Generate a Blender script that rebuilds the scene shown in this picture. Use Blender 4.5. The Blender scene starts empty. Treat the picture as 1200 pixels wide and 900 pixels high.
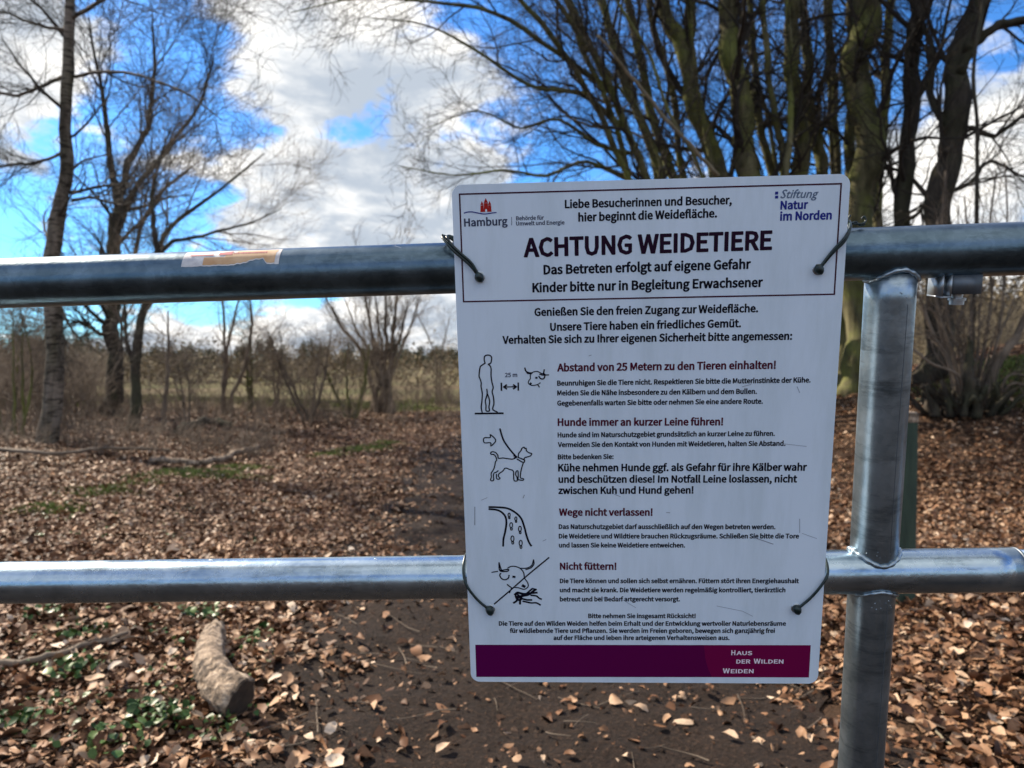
import bpy, math, random, os
import numpy as np
from mathutils import Vector, Matrix

scene = bpy.context.scene
COL = scene.collection
rad = math.radians

# ------------------------------------------------------------------ camera
EYE = 1.3
PITCH = rad(1.646)
cam_data = bpy.data.cameras.new('camera')
cam_data.sensor_width = 36.0
cam_data.lens = 26.1
cam_data.clip_start = 0.05
cam_data.clip_end = 8000
cam_data.dof.use_dof = True
cam_data.dof.focus_distance = 0.87
cam_data.dof.aperture_fstop = 7.2
cam = bpy.data.objects.new('camera', cam_data)
COL.objects.link(cam)
cam.location = (0, 0, EYE)
cam.rotation_euler = (math.pi / 2 - PITCH, 0, 0)
scene.camera = cam

def spot(px, py, d):
    """point at forward distance d on the line of sight of a survey bearing"""
    a = (px - 600) / 870.0
    b = (py - 450) / 870.0
    vy = math.cos(PITCH) - b * math.sin(PITCH)
    vz = -math.sin(PITCH) - b * math.cos(PITCH)
    return Vector((a / vy * d, d, EYE + vz / vy * d))

# ------------------------------------------------------------------ sky and sun
SUN_EL, SUN_AZ = 38.0, -52.0        # azimuth from +Y, clockwise positive
world = bpy.data.worlds.new('World')
scene.world = world
world.use_nodes = True
wn, wl = world.node_tree.nodes, world.node_tree.links
wn.clear()
w_out = wn.new('ShaderNodeOutputWorld')
w_bg = wn.new('ShaderNodeBackground')
w_bg.inputs['Strength'].default_value = 0.122
sky = wn.new('ShaderNodeTexSky')
sky.sky_type = 'NISHITA'
sky.sun_disc = False
sky.sun_elevation = rad(SUN_EL)
sky.sun_rotation = rad(SUN_AZ)
sky.air_density = 1.0
sky.dust_density = 0.4
sky.ozone_density = 2.5
tc = wn.new('ShaderNodeTexCoord')

def wmath(op, a, b=None, c=None):
    n = wn.new('ShaderNodeMath'); n.operation = op
    for i, v in enumerate((a, b, c)):
        if v is None: continue
        if isinstance(v, (int, float)): n.inputs[i].default_value = v
        else: wl.new(v, n.inputs[i])
    return n.outputs[0]

sep = wn.new('ShaderNodeSeparateXYZ'); wl.new(tc.outputs['Generated'], sep.inputs[0])
zz = wmath('ADD', wmath('MAXIMUM', sep.outputs['Z'], 0.0), 0.34)
comb = wn.new('ShaderNodeCombineXYZ')
wl.new(wmath('DIVIDE', sep.outputs['X'], zz), comb.inputs[0])
wl.new(wmath('DIVIDE', sep.outputs['Y'], zz), comb.inputs[1])
comb.inputs[2].default_value = 3.7

def wnoise(scale, detail, rough, dist=0.0, off=0.0):
    n = wn.new('ShaderNodeTexNoise'); n.noise_dimensions = '3D'
    n.inputs['Scale'].default_value = scale; n.inputs['Detail'].default_value = detail
    n.inputs['Roughness'].default_value = rough; n.inputs['Distortion'].default_value = dist
    v = wn.new('ShaderNodeVectorMath'); v.operation = 'ADD'; v.inputs[1].default_value = (off, off * .7, off)
    wl.new(comb.outputs[0], v.inputs[0]); wl.new(v.outputs[0], n.inputs['Vector'])
    return n.outputs['Fac']

def wsmooth(v, lo, hi):
    m = wn.new('ShaderNodeMapRange'); m.interpolation_type = 'SMOOTHSTEP'
    wl.new(v, m.inputs['Value']); m.inputs['From Min'].default_value = lo; m.inputs['From Max'].default_value = hi
    return m.outputs['Result']

cover = wmath('ADD', wmath('MULTIPLY', wnoise(1.7, 9, .56, .25, 1.3), 1.0), wmath('MULTIPLY', wnoise(5.5, 7, .6, .2, 9.1), .52))
# the larger clouds (+) and the larger openings of blue (-) of that day: bearing, radius, weight
for (cx, cy, r, wgt) in ((190, 80, .11, -.22), (160, 160, .10, -.20), (300, 150, .05, -.18), (408, 148, .055, -.25), (650, 130, .20, -.24),
                         (790, 130, .2, -.16), (960, 110, .22, -.12), (1180, 60, .12, -.16), (30, 285, .10, -.2), (430, 262, .10, -.12), (250, 395, .08, -.12),
                         (330, 60, .15, .2), (310, 230, .17, .22), (40, 190, .08, .14), (20, 40, .10, .14), (120, 270, .07, .14), (560, 60, .09, .15),
                         (560, 190, .08, .14), (1150, 190, .12, .2), (1060, 330, .2, .15), (450, 370, .16, .14), (480, 300, .1, .1)):
    dvec = (spot(cx, cy, 10) - Vector((0, 0, EYE))).normalized()
    dn = wn.new('ShaderNodeVectorMath'); dn.operation = 'DISTANCE'
    nv = wn.new('ShaderNodeVectorMath'); nv.operation = 'NORMALIZE'; wl.new(tc.outputs['Generated'], nv.inputs[0])
    wl.new(nv.outputs[0], dn.inputs[0]); dn.inputs[1].default_value = dvec
    g = wmath('POWER', 2.718, wmath('MULTIPLY', wmath('POWER', wmath('DIVIDE', dn.outputs['Value'], r), 2.0), -1.0))
    cover = wmath('ADD', cover, wmath('MULTIPLY', g, wgt * .8))
mask = wmath('MAXIMUM', wsmooth(cover, .705, .80), wmath('MULTIPLY', wsmooth(wnoise(2.6, 10, .7, .6, 44.0), .48, .8), .22))
shade = wsmooth(wmath('ADD', wnoise(3.0, 8, .62, .3, 21.0), wmath('MULTIPLY', cover, .25)), .53, .82)
ccol = wn.new('ShaderNodeMix'); ccol.data_type = 'RGBA'
wl.new(shade, ccol.inputs['Factor'])
ccol.inputs['A'].default_value = (6.5, 6.25, 5.85, 1)
ccol.inputs['B'].default_value = (2.3, 2.6, 3.0, 1)
tint = wn.new('ShaderNodeMix'); tint.data_type = 'RGBA'; tint.blend_type = 'MULTIPLY'; tint.inputs['Factor'].default_value = 1.0
wl.new(sky.outputs[0], tint.inputs['A']); tint.inputs['B'].default_value = (.27, .58, .92, 1)
wmix = wn.new('ShaderNodeMix'); wmix.data_type = 'RGBA'
wl.new(mask, wmix.inputs['Factor']); wl.new(tint.outputs['Result'], wmix.inputs['A']); wl.new(ccol.outputs['Result'], wmix.inputs['B'])
wl.new(wmix.outputs['Result'], w_bg.inputs['Color'])
wl.new(w_bg.outputs[0], w_out.inputs[0])

sun_data = bpy.data.lights.new('sun', 'SUN')
sun_data.energy = 5.0
sun_data.angle = rad(0.6)
sun_data.color = (1.0, .88, .72)
sun = bpy.data.objects.new('sun', sun_data)
COL.objects.link(sun)
sdir = Vector((math.sin(rad(SUN_AZ)) * math.cos(rad(SUN_EL)), math.cos(rad(SUN_AZ)) * math.cos(rad(SUN_EL)), math.sin(rad(SUN_EL))))
sun.rotation_euler = sdir.to_track_quat('Z', 'Y').to_euler()

vs = scene.view_settings
vs.view_transform = 'Standard'
vs.look = 'None'
vs.gamma = 1.0
vs.use_curve_mapping = False
vs.exposure = 1.0
scene.cycles.max_bounces = 6
scene.cycles.diffuse_bounces = 3
scene.cycles.glossy_bounces = 3

# ------------------------------------------------------------------ helpers
def mesh_obj(name, verts, faces, mat=None, parent=None, smooth=True, attrs=None, M=None):
    """one mesh object from arrays; faces: list of (n,k) integer arrays or a list of tuples"""
    verts = np.asarray(verts, dtype=np.float32).reshape(-1, 3)
    me = bpy.data.meshes.new(name)
    if isinstance(faces, np.ndarray): faces = [faces]
    if faces and isinstance(faces[0], (tuple, list)):
        me.from_pydata([tuple(map(float, v)) for v in verts], [], faces)
    else:
        faces = [f for f in faces if len(f)]
        me.vertices.add(len(verts)); me.vertices.foreach_set('co', verts.ravel())
        nl = sum(f.size for f in faces); nf = sum(len(f) for f in faces)
        me.loops.add(nl); me.polygons.add(nf)
        me.loops.foreach_set('vertex_index', np.concatenate([f.ravel() for f in faces]).astype(np.int32))
        starts = np.concatenate([np.full(len(f), f.shape[1], dtype=np.int32) for f in faces])
        starts = np.concatenate([[0], np.cumsum(starts)[:-1]]).astype(np.int32)
        me.polygons.foreach_set('loop_start', starts)
        me.update(calc_edges=True)
    if smooth: me.polygons.foreach_set('use_smooth', np.ones(len(me.polygons), dtype=bool))
    if attrs:
        for k, v in attrs.items():
            a = me.attributes.new(k, 'FLOAT', 'POINT'); a.data.foreach_set('value', np.asarray(v, dtype=np.float32))
    me.update()
    o = bpy.data.objects.new(name, me)
    COL.objects.link(o)
    if mat: me.materials.append(mat)
    if parent: o.parent = parent
    if M is not None: o.matrix_local = M
    return o

def tag(o, label=None, cat=None, group=None, kind=None):
    if label: o['label'] = label
    if cat: o['category'] = cat
    if group: o['group'] = group
    if kind: o['kind'] = kind
    return o

def empty(name, loc=(0, 0, 0), rot=None):
    o = bpy.data.objects.new(name, None); COL.objects.link(o)
    o.empty_display_size = .1
    if rot is not None: o.matrix_world = Matrix.Translation(loc) @ rot.to_4x4()
    else: o.location = loc
    return o

class Geo:
    """collects verts and faces of mixed size"""
    def __init__(s): s.v = []; s.f = {}; s.n = 0; s.a = []
    def add(s, v, f, a=None):
        v = np.asarray(v, float).reshape(-1, 3); f = np.asarray(f, int)
        s.v.append(v); s.f.setdefault(f.shape[1], []).append(f + s.n); s.n += len(v)
        if a is not None: s.a.append(np.asarray(a, float))
    def build(s, name, mat, parent=None, smooth=True, M=None):
        if not s.v: return None
        at = {'rnd': np.concatenate(s.a)} if s.a else None
        return mesh_obj(name, np.concatenate(s.v), [np.concatenate(x) for x in s.f.values()], mat, parent, smooth, at, M)

def tube(g, pts, radii, k=8, caps=False):
    """one bent tapering tube"""
    P = np.asarray(pts, float); n = len(P)
    R = np.full(n, radii, float) if np.isscalar(radii) else np.asarray(radii, float)
    T = np.gradient(P, axis=0); T /= np.linalg.norm(T, axis=1)[:, None] + 1e-12
    ref = np.eye(3)[np.argmin(np.abs(T.mean(0)))]
    A = np.cross(T, ref); A /= np.linalg.norm(A, axis=1)[:, None] + 1e-12
    B = np.cross(T, A)
    th = np.arange(k) * 2 * math.pi / k
    V = P[:, None] + R[:, None, None] * (np.cos(th)[None, :, None] * A[:, None] + np.sin(th)[None, :, None] * B[:, None])
    i = np.arange(n - 1)[:, None] * k; j = np.arange(k)[None]; j2 = (j + 1) % k
    F = np.stack([i + j, i + j2, i + k + j2, i + k + j], -1).reshape(-1, 4)
    V = V.reshape(-1, 3)
    if caps:
        V = np.concatenate([V, P[:1], P[-1:]]); c0, c1 = n * k, n * k + 1
        jj = np.arange(k); t1 = np.stack([np.full(k, c0), (jj + 1) % k, jj], -1)
        t2 = np.stack([np.full(k, c1), (n - 1) * k + jj, (n - 1) * k + (jj + 1) % k], -1)
        n0 = g.n; g.add(V, F); g.f.setdefault(3, []).append(np.concatenate([t1, t2]) + n0)
    else:
        g.add(V, F)

def tubes(g, br, k):
    """many tubes at once: br = list of (pts, radii) of any lengths"""
    by = {}
    for p, r in br: by.setdefault(len(p), []).append((p, r))
    for n, L in by.items():
        P = np.array([x[0] for x in L], float); R = np.array([x[1] for x in L], float); m = len(L)
        T = np.gradient(P, axis=1); T /= np.linalg.norm(T, axis=2)[..., None] + 1e-12
        ref = np.eye(3)[np.argmin(np.abs(T.mean(1)), axis=1)][:, None, :]
        A = np.cross(T, np.broadcast_to(ref, T.shape)); A /= np.linalg.norm(A, axis=2)[..., None] + 1e-12
        B = np.cross(T, A)
        th = np.arange(k) * 2 * math.pi / k
        V = P[:, :, None] + R[:, :, None, None] * (np.cos(th)[None, None, :, None] * A[:, :, None] + np.sin(th)[None, None, :, None] * B[:, :, None])
        b = (np.arange(m) * n * k)[:, None, None]; i = (np.arange(n - 1) * k)[None, :, None]; j = np.arange(k)[None, None]; j2 = (j + 1) % k
        F = np.stack([b + i + j, b + i + j2, b + i + k + j2, b + i + k + j], -1).reshape(-1, 4)
        g.add(V.reshape(-1, 3), F)

def box(g, c, s, R=None):
    v = np.array([[x, y, z] for x in (-.5, .5) for y in (-.5, .5) for z in (-.5, .5)]) * np.array(s)
    if R is not None: v = v @ np.array(R).T
    g.add(v + np.array(c), [[0, 1, 3, 2], [4, 6, 7, 5], [0, 4, 5, 1], [2, 3, 7, 6], [0, 2, 6, 4], [1, 5, 7, 3]])

# ------------------------------------------------------------------ materials
def newmat(name):
    m = bpy.data.materials.new(name); m.use_nodes = True
    nt = m.node_tree
    return m, nt.nodes, nt.links, nt.nodes['Principled BSDF']

def noise_node(N, L, scale, detail=5, rough=.55, coord='Object', stretch=(1, 1, 1)):
    t = N.new('ShaderNodeTexCoord'); mp = N.new('ShaderNodeMapping'); mp.inputs['Scale'].default_value = stretch
    L.new(t.outputs[coord], mp.inputs[0])
    n = N.new('ShaderNodeTexNoise'); n.inputs['Scale'].default_value = scale; n.inputs['Detail'].default_value = detail
    n.inputs['Roughness'].default_value = rough
    L.new(mp.outputs[0], n.inputs['Vector'])
    return n

def ramp(N, L, src, stops, interp='LINEAR'):
    r = N.new('ShaderNodeValToRGB'); L.new(src, r.inputs[0]); r.color_ramp.interpolation = interp
    e = r.color_ramp.elements
    while len(e) < len(stops): e.new(.5)
    for i, (p, c) in enumerate(stops):
        e[i].position = p; e[i].color = (*c, 1)
    return r.outputs[0]

def bump(N, L, bsdf, src, strength, dist):
    b = N.new('ShaderNodeBump'); b.inputs['Strength'].default_value = strength; b.inputs['Distance'].default_value = dist
    L.new(src, b.inputs['Height']); L.new(b.outputs[0], bsdf.inputs['Normal'])

def plain(name, c, rough=.6, metal=0.0, spec=None):
    if name.startswith('print'): spec = .15
    m, N, L, b = newmat(name)
    b.inputs['Base Color'].default_value = (*c, 1); b.inputs['Roughness'].default_value = rough; b.inputs['Metallic'].default_value = metal
    if spec is not None: b.inputs['Specular IOR Level'].default_value = spec
    return m

def noisy(name, stops, scale, rough=.8, bumps=.5, bdist=.01, stretch=(1, 1, 1), detail=6, coord='Object'):
    m, N, L, b = newmat(name)
    n = noise_node(N, L, scale, detail, .6, coord, stretch)
    L.new(ramp(N, L, n.outputs['Fac'], stops), b.inputs['Base Color'])
    b.inputs['Roughness'].default_value = rough
    if bumps: bump(N, L, b, n.outputs['Fac'], bumps, bdist)
    return m

def mixcol(N, L, fac, a, b, mode='MIX'):
    x = N.new('ShaderNodeMix'); x.data_type = 'RGBA'; x.blend_type = mode
    for s, v in (('Factor', fac), ('A', a), ('B', b)):
        if isinstance(v, (int, float)): x.inputs[s].default_value = v
        elif isinstance(v, tuple): x.inputs[s].default_value = (*v, 1)
        else: L.new(v, x.inputs[s])
    return x.outputs['Result']

# galvanised pipe
def galvanised(name, base_lo, base_hi, rough):
    m, N, L, b = newmat(name)
    n1 = noise_node(N, L, 22, 6, .6, 'Object', (1, 1, 1))
    n2 = noise_node(N, L, 160, 3, .5)
    v = N.new('ShaderNodeTexVoronoi'); v.inputs['Scale'].default_value = 140
    t = N.new('ShaderNodeTexCoord'); L.new(t.outputs['Object'], v.inputs['Vector'])
    c = ramp(N, L, n1.outputs['Fac'], [(.3, base_lo), (.7, base_hi)])
    vb = N.new('ShaderNodeRGBToBW'); L.new(v.outputs['Color'], vb.inputs[0])
    c = mixcol(N, L, .35, c, ramp(N, L, vb.outputs[0], [(.2, (.35, .35, .35)), (.8, (.65, .65, .65))]), 'SOFT_LIGHT')
    st = noise_node(N, L, 9, 8, .75, 'Object', (1, 5, 1))
    stain = ramp(N, L, st.outputs['Fac'], [(.52, (1, 1, 1)), (.66, (.42, .44, .44))])
    c = mixcol(N, L, .8, c, stain, 'MULTIPLY')
    L.new(c, b.inputs['Base Color'])
    b.inputs['Metallic'].default_value = .96
    rr = N.new('ShaderNodeMapRange'); L.new(n1.outputs['Fac'], rr.inputs[0]); rr.inputs['To Min'].default_value = rough - .08; rr.inputs['To Max'].default_value = rough + .12
    L.new(rr.outputs[0], b.inputs['Roughness'])
    ad = N.new('ShaderNodeMath'); ad.operation = 'ADD'; L.new(n2.outputs['Fac'], ad.inputs[0]); L.new(n1.outputs['Fac'], ad.inputs[1])
    bump(N, L, b, ad.outputs[0], .35, .0006)
    return m

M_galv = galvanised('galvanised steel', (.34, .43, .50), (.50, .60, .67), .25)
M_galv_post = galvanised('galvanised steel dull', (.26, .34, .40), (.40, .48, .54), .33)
M_galv_top = galvanised('galvanised steel dark reflection', (.075, .115, .145), (.155, .215, .26), .31)  # base darkened in place of dark surroundings mirrored in the top rail
M_weld = galvanised('weld bead', (.30, .36, .40), (.46, .53, .58), .40)
M_blacksteel = plain('dark bracket steel', (.16, .18, .20), .5, .7)
M_zinc = plain('bright zinc', (.45, .48, .50), .38, .9)
M_tie = noisy('green black coated wire', [(.4, (.004, .010, .010)), (.7, (.010, .035, .032))], 300, .35, .2, .0004)

# sign
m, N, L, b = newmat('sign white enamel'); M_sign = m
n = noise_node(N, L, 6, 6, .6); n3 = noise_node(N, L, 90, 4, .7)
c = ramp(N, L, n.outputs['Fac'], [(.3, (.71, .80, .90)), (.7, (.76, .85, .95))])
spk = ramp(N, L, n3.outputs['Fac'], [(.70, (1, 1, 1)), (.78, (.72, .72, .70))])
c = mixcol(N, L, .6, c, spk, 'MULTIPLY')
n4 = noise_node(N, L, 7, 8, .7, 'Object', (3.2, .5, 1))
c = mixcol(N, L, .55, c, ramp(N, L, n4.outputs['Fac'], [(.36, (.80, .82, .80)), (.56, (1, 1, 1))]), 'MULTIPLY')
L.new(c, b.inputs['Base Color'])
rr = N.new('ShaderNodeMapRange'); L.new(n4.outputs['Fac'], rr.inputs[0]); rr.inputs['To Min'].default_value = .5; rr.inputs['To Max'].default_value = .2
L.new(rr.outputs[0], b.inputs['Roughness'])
M_signedge = plain('sign cut edge', (.22, .23, .25), .4, .6)
INK = {'k': plain('print black', (.004, .004, .012), .4), 't': plain('print aubergine', (.016, .002, .016), .4), 'f': plain('print frame maroon', (.050, .002, .020), .4),
       'm': plain('print maroon', (.085, .004, .022), .4), 'n': plain('print navy grey', (.05, .06, .11), .4),
       'g': plain('print slate', (.13, .18, .27), .4), 'u': plain('print blue', (.018, .028, .24), .4),
       'w': plain('print pale pink', (.90, .78, .86), .4), 'r': plain('print red', (.42, .02, .015), .4)}
m, N, L, b = newmat('print plum band'); M_band = m
t = N.new('ShaderNodeTexCoord'); sx = N.new('ShaderNodeSeparateXYZ'); L.new(t.outputs['Object'], sx.inputs[0])
L.new(ramp(N, L, sx.outputs[0], [(.0, (.105, .001, .066)), (.5, (.105, .001, .046))]), b.inputs['Base Color']); b.inputs['Roughness'].default_value = .35; b.inputs['Specular IOR Level'].default_value = .15
M_band2 = plain('print magenta band', (.17, .002, .055), .35)
M_scratch = plain('scuff grey', (.30, .33, .40), .5)

# bark
def bark(name, dark, mid, moss, moss_amt=.5, scale=9, ring=False):
    m, N, L, b = newmat(name)
    n = noise_node(N, L, scale, 8, .65, 'Object', (1, 1, .18))
    n2 = noise_node(N, L, 1.6, 4, .6)
    c = ramp(N, L, n.outputs['Fac'], [(.32, dark), (.68, mid)])
    f = N.new('ShaderNodeMapRange'); L.new(n2.outputs['Fac'], f.inputs[0]); f.inputs['From Min'].default_value = .42; f.inputs['From Max'].default_value = .62; f.inputs['To Max'].default_value = moss_amt
    c = mixcol(N, L, f.outputs[0], c, moss)
    if ring:
        r = noise_node(N, L, 5, 6, .6, 'Object', (1, 1, 4.5))
        rc = ramp(N, L, r.outputs['Fac'], [(.40, (.10, .09, .08)), (.50, (1, 1, 1))])
        c = mixcol(N, L, .85, c, rc, 'MULTIPLY')
    L.new(c, b.inputs['Base Color']); b.inputs['Roughness'].default_value = .9
    b.inputs['Specular IOR Level'].default_value = .2
    bump(N, L, b, n.outputs['Fac'], .8, .02)
    return m

M_bark = bark('mossy beech bark', (.032, .030, .014), (.19, .17, .09), (.16, .175, .045), .9)
M_bark_dark = bark('dark oak bark', (.018, .015, .012), (.075, .060, .045), (.05, .055, .025), .5)
M_birch = bark('birch bark', (.06, .048, .036), (.27, .225, .18), (.10, .10, .05), .35, 7, True)
M_twig = noisy('dark twig bark', [(.3, (.014, .011, .008)), (.7, (.045, .034, .022))], 3, .9, 0)
M_twig_brown = noisy('brown twig bark', [(.3, (.075, .055, .038)), (.7, (.21, .16, .115))], 3, .9, 0)
M_twig_pale = noisy('pale shoot bark', [(.3, (.11, .09, .055)), (.7, (.27, .22, .14))], 5, .85, 0)
M_deadwood = noisy('bare dead wood', [(.38, (.045, .030, .020)), (.5, (.21, .15, .10)), (.64, (.44, .34, .25))], 26, .88, 1.0, .03, (1, 1, 1))
M_cut = noisy('shaded cut wood', [(.3, (.016, .010, .007)), (.7, (.060, .040, .025))], 30, .85, .5, .004)  # shade on the log's near end is put into this dark colour
M_paleend = noisy('pale cut wood', [(.3, (.42, .33, .22)), (.7, (.62, .52, .38))], 30, .8, .3, .003)

# ground
m, N, L, b = newmat('leaf mould soil'); M_soil = m
n = noise_node(N, L, 3.2, 10, .7); n2 = noise_node(N, L, 28, 8, .7)
c = ramp(N, L, n.outputs['Fac'], [(.3, (.030, .019, .012)), (.55, (.085, .050, .030)), (.75, (.14, .085, .05))])
c2 = ramp(N, L, n2.outputs['Fac'], [(.35, (.020, .012, .008)), (.6, (.075, .042, .025)), (.75, (.15, .09, .055))])
L.new(mixcol(N, L, .55, c, c2), b.inputs['Base Color']); b.inputs['Roughness'].default_value = .95; b.inputs['Specular IOR Level'].default_value = .15
bump(N, L, b, n2.outputs['Fac'], 1.0, .03)
m, N, L, b = newmat('trodden dark earth'); M_path = m
n = noise_node(N, L, 5, 10, .72); n2 = noise_node(N, L, 60, 8, .7)
c = ramp(N, L, n.outputs['Fac'], [(.3, (.012, .0075, .005)), (.6, (.036, .021, .013)), (.8, (.085, .050, .031))])
c2 = ramp(N, L, n2.outputs['Fac'], [(.38, (.008, .005, .0035)), (.56, (.042, .023, .014)), (.70, (.20, .115, .070))])
L.new(mixcol(N, L, .5, c, c2), b.inputs['Base Color']); b.inputs['Roughness'].default_value = .9; b.inputs['Specular IOR Level'].default_value = .25
bump(N, L, b, n2.outputs['Fac'], 1.0, .045)
m, N, L, b = newmat('winter meadow'); M_meadow = m
n = noise_node(N, L, .09, 8, .6, 'Object', (1, 2.5, 1)); n2 = noise_node(N, L, 1.2, 8, .7)
c = ramp(N, L, n.outputs['Fac'], [(.34, (.24, .165, .105)), (.46, (.19, .155, .075)), (.56, (.12, .135, .045)), (.72, (.10, .125, .035))])
c2 = ramp(N, L, n2.outputs['Fac'], [(.35, (.07, .06, .03)), (.7, (.26, .21, .12))])
L.new(mixcol(N, L, .3, c, c2), b.inputs['Base Color']); b.inputs['Roughness'].default_value = .95; b.inputs['Specular IOR Level'].default_value = .1

LEAF_STOPS = [(.0, (.030, .014, .008)), (.18, (.100, .044, .020)), (.42, (.235, .122, .064)), (.68, (.38, .235, .140)), (.88, (.50, .37, .26)), (1.0, (.70, .58, .46))]
def leafmat(name, stops, attr=True, rough=.6, trans=0.0):
    m, N, L, b = newmat(name)
    if attr:
        a = N.new('ShaderNodeAttribute'); a.attribute_name = 'rnd'; src = a.outputs['Fac']
    else:
        a = N.new('ShaderNodeObjectInfo'); src = a.outputs['Random']
    c = ramp(N, L, src, stops)
    n = noise_node(N, L, 60, 4, .6)
    c = mixcol(N, L, .5, c, ramp(N, L, n.outputs['Fac'], [(.3, (.55, .5, .45)), (.65, (1.1, 1.1, 1.1))]), 'MULTIPLY')
    L.new(c, b.inputs['Base Color']); b.inputs['Roughness'].default_value = rough; b.inputs['Specular IOR Level'].default_value = .18
    return m
M_leaf = leafmat('dry leaves', LEAF_STOPS)
M_leaf_obj = leafmat('dry leaf single', LEAF_STOPS, False)
M_grass = leafmat('moss and grass', [(0, (.07, .10, .02)), (.5, (.14, .19, .04)), (1, (.27, .29, .10))])
M_ivy = leafmat('green herb leaves', [(0, (.022, .050, .012)), (.5, (.045, .095, .022)), (1, (.11, .17, .05))], rough=.4)
M_conifer = leafmat('evergreen foliage', [(0, (.025, .034, .022)), (.5, (.05, .065, .035)), (1, (.09, .095, .055))], rough=.8)
M_scrub = leafmat('winter scrub', [(0, (.09, .07, .045)), (.5, (.19, .15, .09)), (1, (.30, .24, .15))], rough=.9)
M_greenpost = noisy('algae green timber', [(.3, (.016, .032, .022)), (.7, (.045, .075, .05))], 20, .85, .6, .006, (1, 1, .15))

# ------------------------------------------------------------------ terrain
def sst(v, a, b):
    t = np.clip((np.asarray(v, float) - a) / (b - a), 0, 1)
    return t * t * (3 - 2 * t)

def path_mid(y): return .30 - .03 * y - .0022 * y * y
def path_half(y): return 1.02 - .006 * y + 2.6 * (1 - sst(y, .6, 2.5))  # unseen flare near the gate, added so the pipes reflect dark ground

def H(x, y):
    x = np.asarray(x, float); y = np.asarray(y, float)
    bank = 1.15 * sst(x, 2.6, 7.0) * sst(y, 5.5, 12.0) * (1 - .8 * sst(y, 60, 140))
    und = .035 * np.sin(x * 1.3 + .7) * np.cos(y * .9) + .018 * np.sin(x * 3.1 + y * 2.3) + .010 * np.sin(x * 7.3 - y * 5.1) + .006 * np.sin(x * 15 + y * 11)
    far = .5 * np.sin(x * .02) * sst(y, 60, 200) - .3 * sst(y, 30, 200)
    tread = -.045 * np.exp(-((x - path_mid(np.minimum(y, 18))) / 0.8) ** 2) * (1 - sst(y, 9, 16))
    mound = .42 * np.exp(-((x - 8.0) ** 2 / 1.6 + (y - 11.2) ** 2 / 3.0))
    left = .10 * sst(-x, 3.0, 7.0) * sst(y, 6.0, 9.0)
    return bank + und * (1 - sst(y, 30, 60)) + far + tread + mound + left

def sheet(name, xs, ys, mat, lift=0.0, wob=None):
    X, Y = np.meshgrid(xs, ys)
    if wob is not None: X = wob(X, Y)
    Z = H(X, Y) + lift
    V = np.stack([X, Y, Z], -1).reshape(-1, 3)
    nx, ny = X.shape[1], X.shape[0]
    i = (np.arange(ny - 1) * nx)[:, None] + np.arange(nx - 1)[None]
    F = np.stack([i, i + 1, i + nx + 1, i + nx], -1).reshape(-1, 4)
    return mesh_obj(name, V, F, mat)

def warp(n, lo, hi, p=2.2):
    t = np.linspace(-1, 1, n); return np.sign(t) * np.abs(t) ** p * np.where(t < 0, lo, hi)
gx = np.sort(np.concatenate([np.linspace(-9, 10, 240), -np.geomspace(9.2, 3500, 50), np.geomspace(10.2, 3500, 50)]))
gy = np.sort(np.concatenate([-np.geomspace(4.2, 3500, 30), np.linspace(-4, 18, 260), np.geomspace(18.2, 5000, 90)]))
ground = tag(sheet('ground', gx, gy, M_soil), kind='structure')
py_ = np.concatenate([np.linspace(-4, 1.9, 40), np.linspace(1.95, 6, 260), np.linspace(6.05, 15, 160)])
def pw(X, Y):
    w = 1.15 * path_half(Y) * (1 + .10 * np.sin(Y * 4.1) + .07 * np.sin(Y * 9.7 + X * 3)) * np.clip((15.2 - Y) / 5, .15, 1)
    return path_mid(Y) + X * w
from mathutils import noise as mn
path = tag(sheet('dirt_path', np.linspace(-1, 1, 150), py_, M_path, .012, pw), kind='structure')
for v_ in path.data.vertices:
    p_ = v_.co; f_ = mn.fractal(Vector((p_.x * 5, p_.y * 5, 2.0)), .9, 2.1, 6)
    v_.co.z += .012 * f_ + .004 * mn.noise(Vector((p_.x * 38, p_.y * 38, 7.0))) + .004
path.data.update()
mx = np.sort(np.concatenate([np.linspace(-60, 60, 121), -np.geomspace(62, 3000, 30), np.geomspace(62, 3000, 30)]))
def mw(X, Y):
    return X
mys = np.concatenate([np.linspace(19.5, 60, 60), np.geomspace(61, 3000, 60)])
meadow = tag(sheet('meadow', mx, mys, M_meadow, .03), kind='structure')

# ------------------------------------------------------------------ the gate's own frame (it leans towards the viewer)
GX = Vector((.99861, -.05019, .01594)).normalized()
GY = Vector((-.02442, -.17313, .98460)); GY = (GY - GX * GY.dot(GX)).normalized()
GZ = GX.cross(GY)
GROT = Matrix((GX, GY, GZ)).transposed()
ORG = Vector((-.06509, .80339, 1.49088))         # upper left corner of the sign
def G(u, v, n=0.0): return (u, -v, -n)           # across, down, back -> local
SM = Matrix.Translation(ORG) @ GROT.to_4x4()

# ------------------------------------------------------------------ sign
sign = empty('warning_sign'); sign.matrix_world = SM
tag(sign, 'white notice board in German warning of grazing animals, wired to the two gate rails', 'sign')
SW, SH, SR, ST = .42, .594, .0115, .003

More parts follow.
